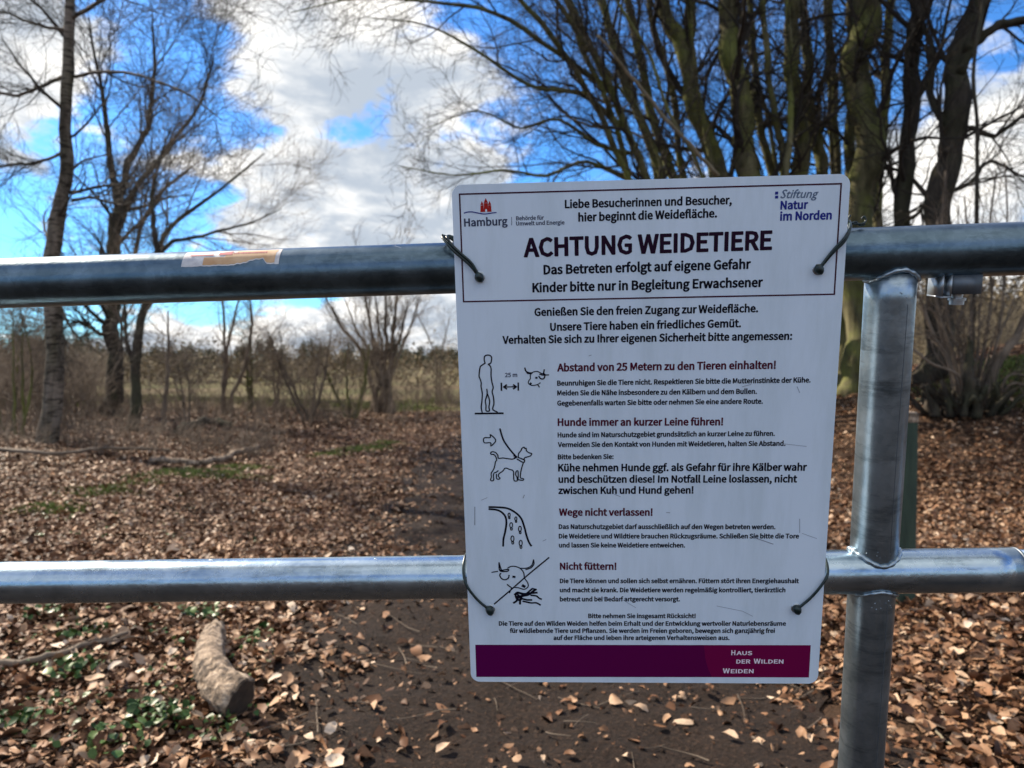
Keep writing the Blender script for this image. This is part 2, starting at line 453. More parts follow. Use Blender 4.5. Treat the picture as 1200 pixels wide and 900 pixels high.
def rounded(w, h, r, inset=0.0, k=8):
    pts = []
    for cx, cy, a0 in ((w - r, r, -90), (w - r, h - r, 0), (r, h - r, 90), (r, r, 180)):
        for i in range(k + 1):
            a = rad(a0 + 90 * i / k); pts.append((cx + (r - inset) * math.cos(a), cy + (r - inset) * math.sin(a)))
    return pts
def prism(name, outline, n0, n1, mat, edge_mat, parent):
    k = len(outline)
    V = [G(u, v, n0) for u, v in outline] + [G(u, v, n1) for u, v in outline]
    F = [tuple(range(k))[::-1], tuple(range(k, 2 * k))] + [(i, (i + 1) % k, k + (i + 1) % k, k + i) for i in range(k)]
    o = mesh_obj(name, V, F, mat, parent, smooth=False)
    if edge_mat:
        o.data.materials.append(edge_mat)
        for p in o.data.polygons[2:]: p.material_index = 1
    bm_fix(o)
    return o
def bm_fix(o):
    import bmesh
    b = bmesh.new(); b.from_mesh(o.data); bmesh.ops.recalc_face_normals(b, faces=b.faces); b.to_mesh(o.data); b.free()
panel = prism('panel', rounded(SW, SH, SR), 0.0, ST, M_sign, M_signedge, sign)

def flat_poly(name, pts, mat, n=-.0003, parent=None):
    V = [G(u, v, n) for u, v in pts]
    o = mesh_obj(name, V, [tuple(range(len(pts)))], mat, parent, smooth=False)
    if o.data.polygons[0].normal.z < 0: o.data.flip_normals()
    return o
def ribbon(g, pts, w, closed=False, n=-.0003, smooth=True):
    P = np.array(pts, float)
    if smooth and len(P) > 2:                      # Catmull-Rom through the points
        Q = np.concatenate([P[-1:], P, P[:2]]) if closed else np.concatenate([2 * P[:1] - P[1:2], P, 2 * P[-1:] - P[-2:-1]])
        out = []
        for i in range(1, len(Q) - 2):
            for t in np.linspace(0, 1, 6, endpoint=False):
                a, b_, c, d = Q[i - 1:i + 3]
                out.append(.5 * ((2 * b_) + (c - a) * t + (2 * a - 5 * b_ + 4 * c - d) * t * t + (3 * b_ - a - 3 * c + d) * t ** 3))
        if not closed: out.append(Q[-2])
        P = np.array(out)
        if closed: P = np.concatenate([P, P[:1]])
    elif closed: P = np.concatenate([P, P[:1]])
    if len(P) < 2: return
    T = np.gradient(P, axis=0); T /= np.linalg.norm(T, axis=1)[:, None] + 1e-9
    Nn = np.stack([-T[:, 1], T[:, 0]], 1) * w / 2
    P[0] -= T[0] * w * .3; P[-1] += T[-1] * w * .3
    A, B = P + Nn, P - Nn; m = len(P)
    V = np.concatenate([np.column_stack([A[:, 0], -A[:, 1], np.full(m, -n)]), np.column_stack([B[:, 0], -B[:, 1], np.full(m, -n)])])
    i = np.arange(m - 1)
    g.add(V, np.stack([i, i + 1, m + i + 1, m + i], 1))

def frame_line(name, u0, v0, u1, v1, w, mat):
    V = [G(*p, -.00025) for p in ((u0, v0), (u1, v0), (u1, v1), (u0, v1), (u0 + w, v0 + w), (u1 - w, v0 + w), (u1 - w, v1 - w), (u0 + w, v1 - w))]
    return mesh_obj(name, V, [(i, (i + 1) % 4, 4 + (i + 1) % 4, 4 + i) for i in range(4)], mat, sign, smooth=False)
frame_line('border_line', .0076, .0091, .4115, .1262, .0016, INK['f'])
flat_poly('plum_band', [(.0070, .5436), (.2830, .5430), (.2850, .5600), (.2880, .5720), (.2935, .5858), (.0068, .5872)], M_band, -.00025, sign)
flat_poly('magenta_band', [(.2830, .5430), (.4089, .5427), (.4091, .5855), (.2935, .5858), (.2880, .5720), (.2850, .5600)], M_band2, -.00025, sign)

FONT = None
try:
    fp = os.path.join(bpy.utils.system_resource('DATAFILES'), 'fonts', 'Noto Sans CJK Regular.woff2')
    if os.path.exists(fp): FONT = bpy.data.fonts.load(fp)
except Exception:
    FONT = None
TEXT = [
    ('Liebe Besucherinnen und Besucher,', 0.1213, 0.0273, 0.2981, 0.0276, 'b', 'k'),
    ('hier beginnt die Weidefläche.', 0.1356, 0.0416, 0.283, 0.0409, 'b', 'k'),
    ('ACHTUNG WEIDETIERE', 0.076, 0.0777, 0.3423, 0.0759, 'B', 't'),
    ('Das Betreten erfolgt auf eigene Gefahr', 0.0974, 0.0972, 0.3207, 0.0959, 'b', 'k'),
    ('Kinder bitte nur in Begleitung Erwachsener', 0.0849, 0.1164, 0.3343, 0.1156, 'b', 'k'),
    ('Genießen Sie den freien Zugang zur Weidefläche.', 0.0865, 0.1426, 0.3304, 0.143, 'b', 'k'),
    ('Unsere Tiere haben ein friedliches Gemüt.', 0.1036, 0.1594, 0.3126, 0.1591, 'b', 'k'),
    ('Verhalten Sie sich zu Ihrer eigenen Sicherheit bitte angemessen:', 0.0503, 0.173, 0.3683, 0.174, 'b', 'k'),
    ('Abstand von 25 Metern zu den Tieren einhalten!', 0.1109, 0.2054, 0.3522, 0.2061, 'b', 'm'),
    ('Beunruhigen Sie die Tiere nicht. Respektieren Sie bitte die Mutterinstinkte der Kühe.', 0.1107, 0.2218, 0.3909, 0.2222, 's', 'k'),
    ('Meiden Sie die Nähe insbesondere zu den Kälbern und dem Bullen.', 0.1106, 0.2331, 0.3328, 0.2343, 's', 'k'),
    ('Gegebenenfalls warten Sie bitte oder nehmen Sie eine andere Route.', 0.1104, 0.2449, 0.3399, 0.2457, 's', 'k'),
    ('Hunde immer an kurzer Leine führen!', 0.1107, 0.2685, 0.2968, 0.2701, 'b', 'm'),
    ('Hunde sind im Naturschutzgebiet grundsätzlich an kurzer Leine zu führen.', 0.1105, 0.2822, 0.3548, 0.2831, 's', 'k'),
    ('Vermeiden Sie den Kontakt von Hunden mit Weidetieren, halten Sie Abstand.', 0.1106, 0.2937, 0.3671, 0.2949, 's', 'k'),
    ('Bitte bedenken Sie:', 0.1104, 0.3083, 0.1742, 0.3085, 's', 'k'),
    ('Kühe nehmen Hunde ggf. als Gefahr für ihre Kälber wahr', 0.1106, 0.3227, 0.3924, 0.3244, 'b', 'k'),
    ('und beschützen diese! Im Notfall Leine loslassen, nicht', 0.1108, 0.3366, 0.3822, 0.3383, 'b', 'k'),
    ('zwischen Kuh und Hund gehen!', 0.1106, 0.3502, 0.2658, 0.3508, 'b', 'k'),
    ('Wege nicht verlassen!', 0.1109, 0.3769, 0.2195, 0.3776, 'b', 'm'),
    ('Das Naturschutzgebiet darf ausschließlich auf den Wegen betreten werden.', 0.1105, 0.3935, 0.3606, 0.395, 's', 'k'),
    ('Die Weidetiere und Wildtiere brauchen Rückzugsräume. Schließen Sie bitte die Tore', 0.1104, 0.4054, 0.3879, 0.4065, 's', 'k'),
    ('und lassen Sie keine Weidetiere entweichen.', 0.1104, 0.4167, 0.2577, 0.4173, 's', 'k'),
    ('Nicht füttern!', 0.1112, 0.4449, 0.178, 0.4451, 'b', 'm'),
    ('Die Tiere können und sollen sich selbst ernähren. Füttern stört ihren Energiehaushalt', 0.111, 0.4622, 0.3908, 0.4625, 's', 'k'),
    ('und macht sie krank. Die Weidetiere werden regelmäßig kontrolliert, tierärztlich', 0.1108, 0.474, 0.3758, 0.4741, 's', 'k'),
    ('betreut und bei Bedarf artgerecht versorgt.', 0.1107, 0.4858, 0.2532, 0.4857, 's', 'k'),
    ('Bitte nehmen Sie insgesamt Rücksicht!', 0.1445, 0.5077, 0.2722, 0.5075, 's', 'k'),
    ('Die Tiere auf den Wilden Weiden helfen beim Erhalt und der Entwicklung wertvoller Naturlebensräume', 0.0366, 0.5179, 0.3785, 0.5172, 's', 'k'),
    ('für wildlebende Tiere und Pflanzen. Sie werden im Freien geboren, bewegen sich ganzjährig frei', 0.0498, 0.5274, 0.366, 0.5266, 's', 'k'),
    ('auf der Fläche und leben ihre arteigenen Verhaltensweisen aus.', 0.1025, 0.5367, 0.313, 0.536, 's', 'k'),
    ('Hamburg', 0.0122, 0.0439, 0.0595, 0.0434, 'r', 'n'),
    ('Behörde für', 0.0687, 0.0388, 0.0988, 0.0387, 'l', 'n'),
    ('Umwelt und Energie', 0.0685, 0.0443, 0.1208, 0.0443, 'l', 'n'),
    ('Stiftung', 0.3485, 0.0231, 0.3879, 0.0234, 'i', 'g'),
    ('Natur', 0.349, 0.0345, 0.3778, 0.0344, 'b', 'u'),
    ('im Norden', 0.3491, 0.046, 0.4031, 0.046, 'b', 'u'),
    ('25 m', 0.0521, 0.2111, 0.066, 0.2111, 'l', 'n'),
    ('H', 0.3157, 0.556, 0.3206, 0.556, 'b', 'w'),
    ('AUS', 0.3218, 0.556, 0.3406, 0.5559, 'b', 'w'),
    ('DER', 0.3221, 0.5672, 0.3389, 0.5671, 'b', 'w'),
    ('W', 0.3427, 0.5671, 0.3508, 0.5671, 'b', 'w'),
    ('ILDEN', 0.3518, 0.5671, 0.378, 0.5669, 'b', 'w'),
    ('W', 0.3065, 0.5802, 0.3147, 0.5802, 'b', 'w'),
    ('EIDEN', 0.3159, 0.5802, 0.3432, 0.58, 'b', 'w'),
]
PERSON_STROKES = [
    (1.3, 0, [(0.0301, 0.1948), (0.0293, 0.1914), (0.0297, 0.1875), (0.0319, 0.1858), (0.0352, 0.1859), (0.0374, 0.1877), (0.0375, 0.1911), (0.0364, 0.1949), (0.0337, 0.1962), (0.0353, 0.1976), (0.0367, 0.2013), (0.0364, 0.2091), (0.0372, 0.217), (0.0384, 0.2229), (0.0371, 0.2279), (0.0383, 0.2338), (0.0387, 0.2418), (0.0372, 0.2483), (0.0425, 0.2518)]),
    (1.3, 0, [(0.0301, 0.1948), (0.0267, 0.197), (0.0245, 0.1991), (0.0233, 0.205), (0.0229, 0.2099), (0.0242, 0.2139), (0.025, 0.2178), (0.0247, 0.2217), (0.0258, 0.2297), (0.0251, 0.2386), (0.0241, 0.2456), (0.0249, 0.2516)]),
    (1.3, 0, [(0.0311, 0.2248), (0.0314, 0.2298), (0.0304, 0.2337), (0.029, 0.2387), (0.0296, 0.2437), (0.0296, 0.2499), (0.0333, 0.2499), (0.0329, 0.2457), (0.0339, 0.2387), (0.0325, 0.2328), (0.0313, 0.2298)]),
    (1.8, 0, [(0.017, 0.2531), (0.0346, 0.2531), (0.0488, 0.2531)]),
]
ARROW_STROKES = [
    (1.6, 0, [(0.0478, 0.2181), (0.0477, 0.2265)]),
    (1.6, 0, [(0.0669, 0.2182), (0.0668, 0.2265)]),
    (1.2, 0, [(0.0501, 0.2225), (0.0646, 0.2225)]),
    (1.8, 0, [(0.0535, 0.2204), (0.0501, 0.2225), (0.0535, 0.2247)]),
    (1.8, 0, [(0.0615, 0.2203), (0.0649, 0.2225), (0.0614, 0.2247)]),
]
COW_STROKES = [
    (1.4, 0, [(0.0747, 0.2011), (0.0758, 0.2044), (0.0784, 0.2063), (0.0827, 0.2071)]),
    (1.0, 0, [(0.0751, 0.2039), (0.0774, 0.2073), (0.0817, 0.2081)]),
    (1.0, 0, [(0.0817, 0.2071), (0.0851, 0.2055), (0.089, 0.2053), (0.0928, 0.2073), (0.0952, 0.2081), (0.0971, 0.2091)]),
    (1.0, 0, [(0.082, 0.2074), (0.0807, 0.2098), (0.0807, 0.2132), (0.0787, 0.2161), (0.0784, 0.2186), (0.081, 0.2208), (0.0844, 0.2211), (0.0887, 0.2202), (0.0918, 0.2183)]),
    (1.2, 0, [(0.0887, 0.2202), (0.0906, 0.2232)]),
    (1.3, 0, [(0.0903, 0.2109), (0.0922, 0.2134), (0.0951, 0.2139), (0.0967, 0.212), (0.0971, 0.2091)]),
    (1.4, 0, [(0.0965, 0.2034), (0.0957, 0.2071), (0.0971, 0.2091)]),
    (1.2, 0, [(0.0913, 0.2085), (0.0947, 0.2095), (0.1014, 0.2094)]),
    (2.0, 0, [(0.0869, 0.2125), (0.0881, 0.2126)]),
    (1.8, 0, [(0.0806, 0.2186), (0.0815, 0.2193)]),
]
DOG_STROKES = [
    (1.2, 1, [(0.0262, 0.2821), (0.0332, 0.2816), (0.0336, 0.2781), (0.0395, 0.2851), (0.0338, 0.2917), (0.0335, 0.2879), (0.0263, 0.2876)]),
    (1.7, 0, [(0.0448, 0.2715), (0.0464, 0.2783), (0.0488, 0.2855), (0.0526, 0.2919), (0.0568, 0.2978), (0.0611, 0.3031)]),
    (2.4, 0, [(0.0606, 0.3033), (0.0628, 0.3052), (0.061, 0.3061)]),
    (1.2, 0, [(0.0627, 0.3058), (0.0583, 0.3076), (0.0522, 0.307), (0.047, 0.3062), (0.0421, 0.3065), (0.0413, 0.3027), (0.0388, 0.2995), (0.0353, 0.2985), (0.0333, 0.2999), (0.0339, 0.3017), (0.0365, 0.3019), (0.0387, 0.304), (0.0399, 0.3082), (0.0385, 0.3109), (0.037, 0.3173), (0.0351, 0.3214), (0.0331, 0.3246), (0.0331, 0.3292), (0.0321, 0.3325), (0.0337, 0.3339), (0.0358, 0.3325), (0.0356, 0.3283), (0.0363, 0.3246), (0.039, 0.3233), (0.0413, 0.3215)]),
    (1.2, 0, [(0.0392, 0.3256), (0.0392, 0.3307), (0.0414, 0.3319), (0.0432, 0.3307), (0.0415, 0.3284), (0.0422, 0.3252), (0.0465, 0.322), (0.0497, 0.3185), (0.0545, 0.32), (0.0587, 0.3219), (0.0591, 0.3276), (0.0596, 0.3336), (0.063, 0.3339), (0.0629, 0.3295), (0.0615, 0.3267), (0.0622, 0.3226), (0.0641, 0.3221), (0.0644, 0.3276), (0.0639, 0.3332)]),
    (1.2, 0, [(0.0707, 0.3121), (0.0686, 0.3185), (0.0674, 0.324), (0.0668, 0.3291), (0.0676, 0.3309), (0.0705, 0.3316), (0.0696, 0.3334), (0.0648, 0.3327)]),
    (1.2, 0, [(0.0649, 0.3048), (0.0655, 0.3011), (0.0682, 0.2975), (0.0695, 0.2948), (0.0719, 0.2935), (0.073, 0.2953), (0.0743, 0.2949), (0.0747, 0.298), (0.0777, 0.3003), (0.0805, 0.3013), (0.079, 0.304), (0.075, 0.3053), (0.0724, 0.3062), (0.0713, 0.3085)]),
    (1.3, 0, [(0.0645, 0.3055), (0.0714, 0.3085), (0.0721, 0.3094), (0.0707, 0.3119), (0.0636, 0.3077)]),
]
PATH_STROKES = [
    (2.0, 0, [(0.0294, 0.3659), (0.0395, 0.3663), (0.0504, 0.3676), (0.0596, 0.3726), (0.0665, 0.3801), (0.0701, 0.3909), (0.0727, 0.4025), (0.0752, 0.4101), (0.0778, 0.4146)]),
    (2.0, 0, [(0.0293, 0.3685), (0.0379, 0.3695), (0.044, 0.3725), (0.0483, 0.3783), (0.0491, 0.3866), (0.0473, 0.3974), (0.0452, 0.4057), (0.0445, 0.4148)]),
    (1.1, 1, [(0.0515, 0.3752), (0.0523, 0.3737), (0.0535, 0.3742), (0.0538, 0.3762), (0.0533, 0.378), (0.0521, 0.3782), (0.0515, 0.3767)]),
    (1.1, 1, [(0.0521, 0.3787), (0.0534, 0.3787), (0.0534, 0.3802), (0.0523, 0.3804)]),
    (1.1, 1, [(0.0593, 0.3799), (0.0602, 0.3784), (0.0613, 0.3789), (0.0616, 0.3809), (0.0611, 0.3826), (0.06, 0.3829), (0.0593, 0.3814)]),
    (1.1, 1, [(0.0599, 0.3834), (0.0612, 0.3834), (0.0612, 0.3849), (0.0601, 0.3851)]),
    (1.1, 1, [(0.0532, 0.3876), (0.0543, 0.3856), (0.0559, 0.3863), (0.0563, 0.389), (0.0556, 0.3913), (0.054, 0.3916), (0.0531, 0.3896)]),
    (1.1, 1, [(0.054, 0.3923), (0.0557, 0.3923), (0.0557, 0.3943), (0.0542, 0.3946)]),
    (1.1, 1, [(0.0634, 0.3922), (0.0645, 0.3902), (0.0661, 0.3908), (0.0665, 0.3935), (0.0658, 0.3958), (0.0642, 0.3962), (0.0633, 0.3942)]),
    (1.1, 1, [(0.0642, 0.3968), (0.0659, 0.3968), (0.0659, 0.3988), (0.0645, 0.3992)]),
    (1.1, 1, [(0.0542, 0.4044), (0.0554, 0.4022), (0.0571, 0.403), (0.0576, 0.4059), (0.0568, 0.4085), (0.0551, 0.4088), (0.0541, 0.4066)]),
    (1.1, 1, [(0.0551, 0.4096), (0.057, 0.4096), (0.0569, 0.4118), (0.0554, 0.4122)]),
    (1.1, 1, [(0.0638, 0.41), (0.065, 0.4078), (0.0667, 0.4085), (0.0672, 0.4115), (0.0664, 0.414), (0.0647, 0.4144), (0.0637, 0.4122)]),
    (1.1, 1, [(0.0647, 0.4151), (0.0666, 0.4151), (0.0665, 0.4174), (0.065, 0.4177)]),
]
FEED_STROKES = [
    (1.5, 0, [(0.0984, 0.4298), (0.0832, 0.4429), (0.0679, 0.4565), (0.0541, 0.4694), (0.032, 0.4893)]),
    (1.4, 0, [(0.0391, 0.436), (0.0392, 0.4445), (0.0417, 0.4471), (0.0484, 0.4471), (0.0497, 0.4446), (0.0397, 0.4463)]),
    (1.2, 0, [(0.0301, 0.4483), (0.0372, 0.4471)]),
    (1.4, 0, [(0.0391, 0.4364), (0.0417, 0.4463)]),
    (1.4, 0, [(0.0407, 0.4497), (0.0395, 0.4522), (0.0418, 0.4565), (0.0457, 0.4579), (0.0497, 0.4557), (0.0506, 0.4522)]),
    (1.2, 0, [(0.0493, 0.4429), (0.0533, 0.4408), (0.058, 0.4408), (0.064, 0.4432), (0.0681, 0.4489), (0.0691, 0.4557), (0.0726, 0.4617), (0.073, 0.4668), (0.0684, 0.4703), (0.0621, 0.4685), (0.0558, 0.4677)]),
    (1.5, 0, [(0.0482, 0.4642), (0.0534, 0.4685), (0.0505, 0.4746)]),
    (1.2, 0, [(0.064, 0.4432), (0.0722, 0.4429), (0.0778, 0.4395), (0.0803, 0.4324)]),
    (1.2, 0, [(0.0803, 0.4324), (0.0805, 0.4378), (0.0769, 0.4426), (0.0706, 0.445)]),
    (2.4, 0, [(0.0553, 0.454), (0.0574, 0.4543)]),
    (3.0, 0, [(0.0666, 0.4654), (0.0688, 0.4668)]),
    (2.6, 0, [(0.0571, 0.4772), (0.0604, 0.4746), (0.0667, 0.4763), (0.0731, 0.4763)]),
    (2.4, 0, [(0.0579, 0.4806), (0.0651, 0.4789), (0.0731, 0.4772), (0.0811, 0.4711)]),
    (2.2, 0, [(0.0651, 0.4797), (0.0747, 0.4754), (0.0835, 0.4746)]),
    (1.8, 0, [(0.0762, 0.478), (0.0826, 0.4789), (0.0857, 0.4815), (0.0886, 0.4832)]),
    (1.8, 0, [(0.0665, 0.4858), (0.076, 0.4879), (0.0824, 0.4879), (0.0872, 0.4906)]),
    (2.2, 0, [(0.0619, 0.4789), (0.0585, 0.4858), (0.0553, 0.4879)]),
    (2.2, 0, [(0.0634, 0.4806), (0.0629, 0.4893)]),
    (2.0, 0, [(0.065, 0.4823), (0.0713, 0.4841), (0.0769, 0.4841)]),
    (2.2, 0, [(0.0603, 0.4772), (0.065, 0.4823), (0.0602, 0.4841), (0.0579, 0.4789)]),
    (2, 0, [(0.0715, 0.4754), (0.078, 0.4694), (0.0827, 0.4706)]),
]
WAVE_STROKES = [
    (1.0, 0, [(0.0127, 0.0298), (0.0166, 0.0288), (0.0212, 0.0288), (0.0269, 0.03), (0.0333, 0.0312), (0.0379, 0.0312), (0.0431, 0.0304), (0.0474, 0.0301)]),
]
CASTLE_POLY = [
    (0, 1, [(0.0301, 0.0292), (0.0313, 0.0205), (0.0323, 0.018), (0.0334, 0.0205), (0.0338, 0.0222), (0.0348, 0.0183), (0.0361, 0.015), (0.0371, 0.0184), (0.0379, 0.0223), (0.0384, 0.0207), (0.0397, 0.0182), (0.0405, 0.0207), (0.0416, 0.0295)]),
]
LOGO_LINE = [
    (0.5, 0, [(0.0639, 0.0354), (0.0638, 0.0438)]),
]
SCRATCHES = [
    (0.6, 0, [(0.3167, 0.226), (0.326, 0.2237)]),
    (0.6, 0, [(0.3765, 0.2269), (0.3796, 0.2337)]),
    (0.9, 0, [(0.3371, 0.4056), (0.3589, 0.4136)]),
    (0.6, 0, [(0.3875, 0.3827), (0.3884, 0.3995)]),
    (0.5, 0, [(0.3913, 0.4005), (0.4081, 0.4069)]),
    (0.9, 0, [(0.0126, 0.3658), (0.0117, 0.3881)]),
    (0.5, 0, [(0.1555, 0.4809), (0.1859, 0.4842), (0.2011, 0.4942)]),
    (0.5, 0, [(0.2967, 0.4919), (0.3269, 0.4985), (0.3391, 0.5051)]),
    (0.6, 0, [(0.0915, 0.4088), (0.0955, 0.4067)]),
    (0.5, 0, [(0.3648, 0.2927), (0.3905, 0.296)]),
    (0.8, 0, [(0.0694, 0.3551), (0.071, 0.3514)]),
    (0.6, 0, [(0.1464, 0.1885), (0.1492, 0.1876)]),
    (0.7, 0, [(0.2354, 0.374), (0.2393, 0.3743)]),
    (0.6, 0, [(0.1753, 0.3511), (0.1822, 0.3543)]),
    (0.5, 0, [(0.0205, 0.3574), (0.0276, 0.3543)]),
]
BORDER = [(0.0073, 0.0094), (0.4112, 0.0089), (0.4114, 0.1252), (0.0083, 0.1265)]
BAND = [(0.0072, 0.5447), (0.4089, 0.5423), (0.4092, 0.5851), (0.0066, 0.5876)]
BAND_SPLIT = (0.2898, 0.5648)
HOLES = [(0.0272, 0.0987), (0.3919, 0.0983), (0.0266, 0.4962), (0.3893, 0.4947)]
SQUARES = [(0.3444, 0.0176), (0.3446, 0.0217)]

STY = {'b': (.017, .010, 9), 'B': (.016, .010, 9), 's': (.019, .008, 9), 'r': (.014, .008, 5), 'l': (.014, .006, 5), 'i': (.006, .006, 5)}
_cv = []
for t_, *_r in TEXT:
    c = bpy.data.curves.new('text_line', 'FONT'); c.body = t_; c.size = 1.0; c.resolution_u = 2
    sty = _r[4]
    if FONT and sty != 'i': c.font = FONT
    c.offset = (STY[sty][1] * .5) if FONT and sty != 'i' else .008
    if sty == 'i': c.shear = .28
    o = bpy.data.objects.new('text_line', c); COL.objects.link(o); _cv.append(o)
bpy.context.view_layer.update()
dg = bpy.context.evaluated_depsgraph_get()
_ms = [bpy.data.meshes.new_from_object(o.evaluated_get(dg)) for o in _cv]
for (t_, u0, v0, u1, v1, sty, ink), me, ob in zip(TEXT, _ms, _cv):
    n = len(me.vertices); V = np.empty(n * 3); me.vertices.foreach_get('co', V); V = V.reshape(-1, 3)
    me.calc_loop_triangles(); nt_ = len(me.loop_triangles); Fc = np.empty(nt_ * 3, dtype=np.int32); me.loop_triangles.foreach_get('vertices', Fc); Fc = Fc.reshape(-1, 3)
    sh, _o, cnt = STY[sty]
    fs = (1.65 if FONT and sty != 'i' else 1.0)
    if FONT and sty != 'i': V = V * 1.65
    w = V[:, 0].max() - V[:, 0].min()
    L_ = math.hypot(u1 - u0, v1 - v0)
    s = L_ / (w + 2 * sh)
    sy = s * (1.04 if sty in 'bsB' else 1.0)
    if ink == 'w': sh = .009; s = L_ / (w + 2 * sh)
    if ink == 'w': sy = (.0062 if len(t_) == 1 else .0051) / V[:, 1].max()
    ang = math.atan2(-(v1 - v0), u1 - u0)
    shifts = [(0, 0)] + [(math.cos(a), math.sin(a)) for a in np.arange(cnt - 1) * 2 * math.pi / (cnt - 1) + .3]
    g = Geo()
    for q, (dx, dy) in enumerate(shifts):
        X = (V[:, 0] - V[:, 0].min() + sh + dx * sh) * s; Yv = (V[:, 1] + dy * sh * .8) * sy
        g.add(np.column_stack([u0 + X * math.cos(ang) - Yv * math.sin(ang), -v0 + X * math.sin(ang) + Yv * math.cos(ang), np.full(n, .00025 + q * .000006)]), Fc)
    g.build('text_line', INK[ink], sign, smooth=False)
    cu = ob.data; bpy.data.objects.remove(ob); bpy.data.curves.remove(cu); bpy.data.meshes.remove(me)

PXM = .00092
def pict(name, L, mat, wk=1.22, per=None):
    g = Geo()
    for q, (w, cl, pts) in enumerate(L): ribbon(g, pts, w * PXM * wk, bool(cl), -.0003 - q * .000004, name != 'distance_arrow' and len(pts) > 3)
    return g.build(name, mat, sign, smooth=False)
pict('person_pictogram', PERSON_STROKES, INK['k'])
pict('distance_arrow', ARROW_STROKES, INK['k'])
pict('cow_head_pictogram', COW_STROKES, INK['k'])
pict('dog_on_leash_pictogram', DOG_STROKES, INK['k'])
pict('footpath_pictogram', PATH_STROKES, INK['k'])
pict('no_feeding_pictogram', FEED_STROKES, INK['k'])
pict('city_logo_wave', WAVE_STROKES, INK['u'])
pict('logo_divider', LOGO_LINE, INK['n'])
for s_ in SCRATCHES: pict('scuff_mark', [s_], M_scratch)
cp = CASTLE_POLY[0][2]
g = Geo()
base_v = cp[0][1]
# the castle emblem: three spired towers, joined by a wall with an arched gate
for (a, b_, top, tipv) in ((.0303, .0342, .0222, .0176), (.0340, .0390, .0200, .0146), (.0386, .0424, .0222, .0176)):
    mid = (a + b_) / 2
    g.add([G(a, base_v, -.0003), G(b_, base_v, -.0003), G(b_ - .0004, top, -.0003), G(a + .0004, top, -.0003)], [[0, 1, 2, 3]])
    g.add([G(a + .0002, top - .0003, -.00031), G(b_ - .0002, top - .0003, -.00031), G(mid, tipv, -.00031)], [[0, 1, 2]])
g.build('city_logo_castle', INK['r'], sign, smooth=False)
g = Geo(); g.add([G(.0355, .0293, -.00034), G(.0376, .0293, -.00034), G(.0376, .0270, -.00034), G(.03655, .0258, -.00034), G(.0355, .0270, -.00034)], [[0, 1, 2, 3, 4]])
g.build('castle_gateway', M_sign, sign, smooth=False)
g = Geo()
for u, v in SQUARES: g.add([G(u - .0016, v - .0014, -.0003), G(u + .0016, v - .0014, -.0003), G(u + .0016, v + .0016, -.0003), G(u - .0016, v + .0016, -.0003)], [[0, 3, 2, 1]])
g.build('logo_squares', INK['u'], sign, smooth=False)
def disc_ring(name, u, v, r0, r1, h, mat, parent):
    g = Geo(); k = 24; V = []
    for r, n in ((r1, 0), (r1 * .96, -h), (r0 * 1.1, -h), (r0, -.0001)):
        V += [G(u + r * math.cos(a), v + r * math.sin(a), n) for a in np.arange(k) * 2 * math.pi / k]
    F = [(q * k + i, q * k + (i + 1) % k, (q + 1) * k + (i + 1) % k, (q + 1) * k + i) for q in range(3) for i in range(k)]
    g.add(V, F); return g.build(name, mat, parent)
for (u, v) in HOLES: disc_ring('eyelet', u, v, .0034, .0060, .0009, M_zinc, sign)

# ------------------------------------------------------------------ gate
R1, R2, RP = .0290, .0263, .0268
N1, N2, NP = ST + .0015 + R1, ST + .0015 + R2, .0362
v_top = lambda u: .0898 - .0114 * u
v_low = lambda u: .4692 - .01243 * u
u_post = lambda v: .4836 + .0156 * v
footv = 1.50
gate = empty('metal_gate'); gate.matrix_world = SM @ Matrix.Translation(G(u_post(footv), footv, NP))
tag(gate, 'galvanised tubular steel pasture gate with two horizontal rails, standing across the path', 'gate')
GI = Matrix.Translation(G(u_post(footv), footv, NP)).inverted()

def pipe(name, fn, a, b, r, mat, n=60, k=56, parent=None, dents=0.0):
    g = Geo(); ts = np.linspace(a, b, n); rr = np.full(n, r)
    if dents: rr = r * (1 + dents * np.sin(ts * 21) * .3 + dents * np.sin(ts * 47 + 1) * .2)
    tube(g, [fn(t) for t in ts], rr, k, True)
    return g.build(name, mat, parent or gate, M=GI)
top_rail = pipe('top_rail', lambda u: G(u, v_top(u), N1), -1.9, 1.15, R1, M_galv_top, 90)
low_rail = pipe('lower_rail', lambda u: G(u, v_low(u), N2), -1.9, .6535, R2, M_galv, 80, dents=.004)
pipe('rail_sleeve', lambda u: G(u, v_low(u) - .0022, N2), .655, 1.15, .0218, M_galv, 20)
pipe('end_collar', lambda u: G(u, v_low(u), N2), .6545, .6565, R2 * 1.012, M_blacksteel, 3)
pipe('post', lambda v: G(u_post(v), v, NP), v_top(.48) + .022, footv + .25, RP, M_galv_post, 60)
g = Geo()
for uu in (-1.80,): tube(g, [G(uu, v, NP) for v in np.linspace(.11, footv + .25, 30)], RP, 40, True)
g.build('post', M_galv_post, gate, M=GI)
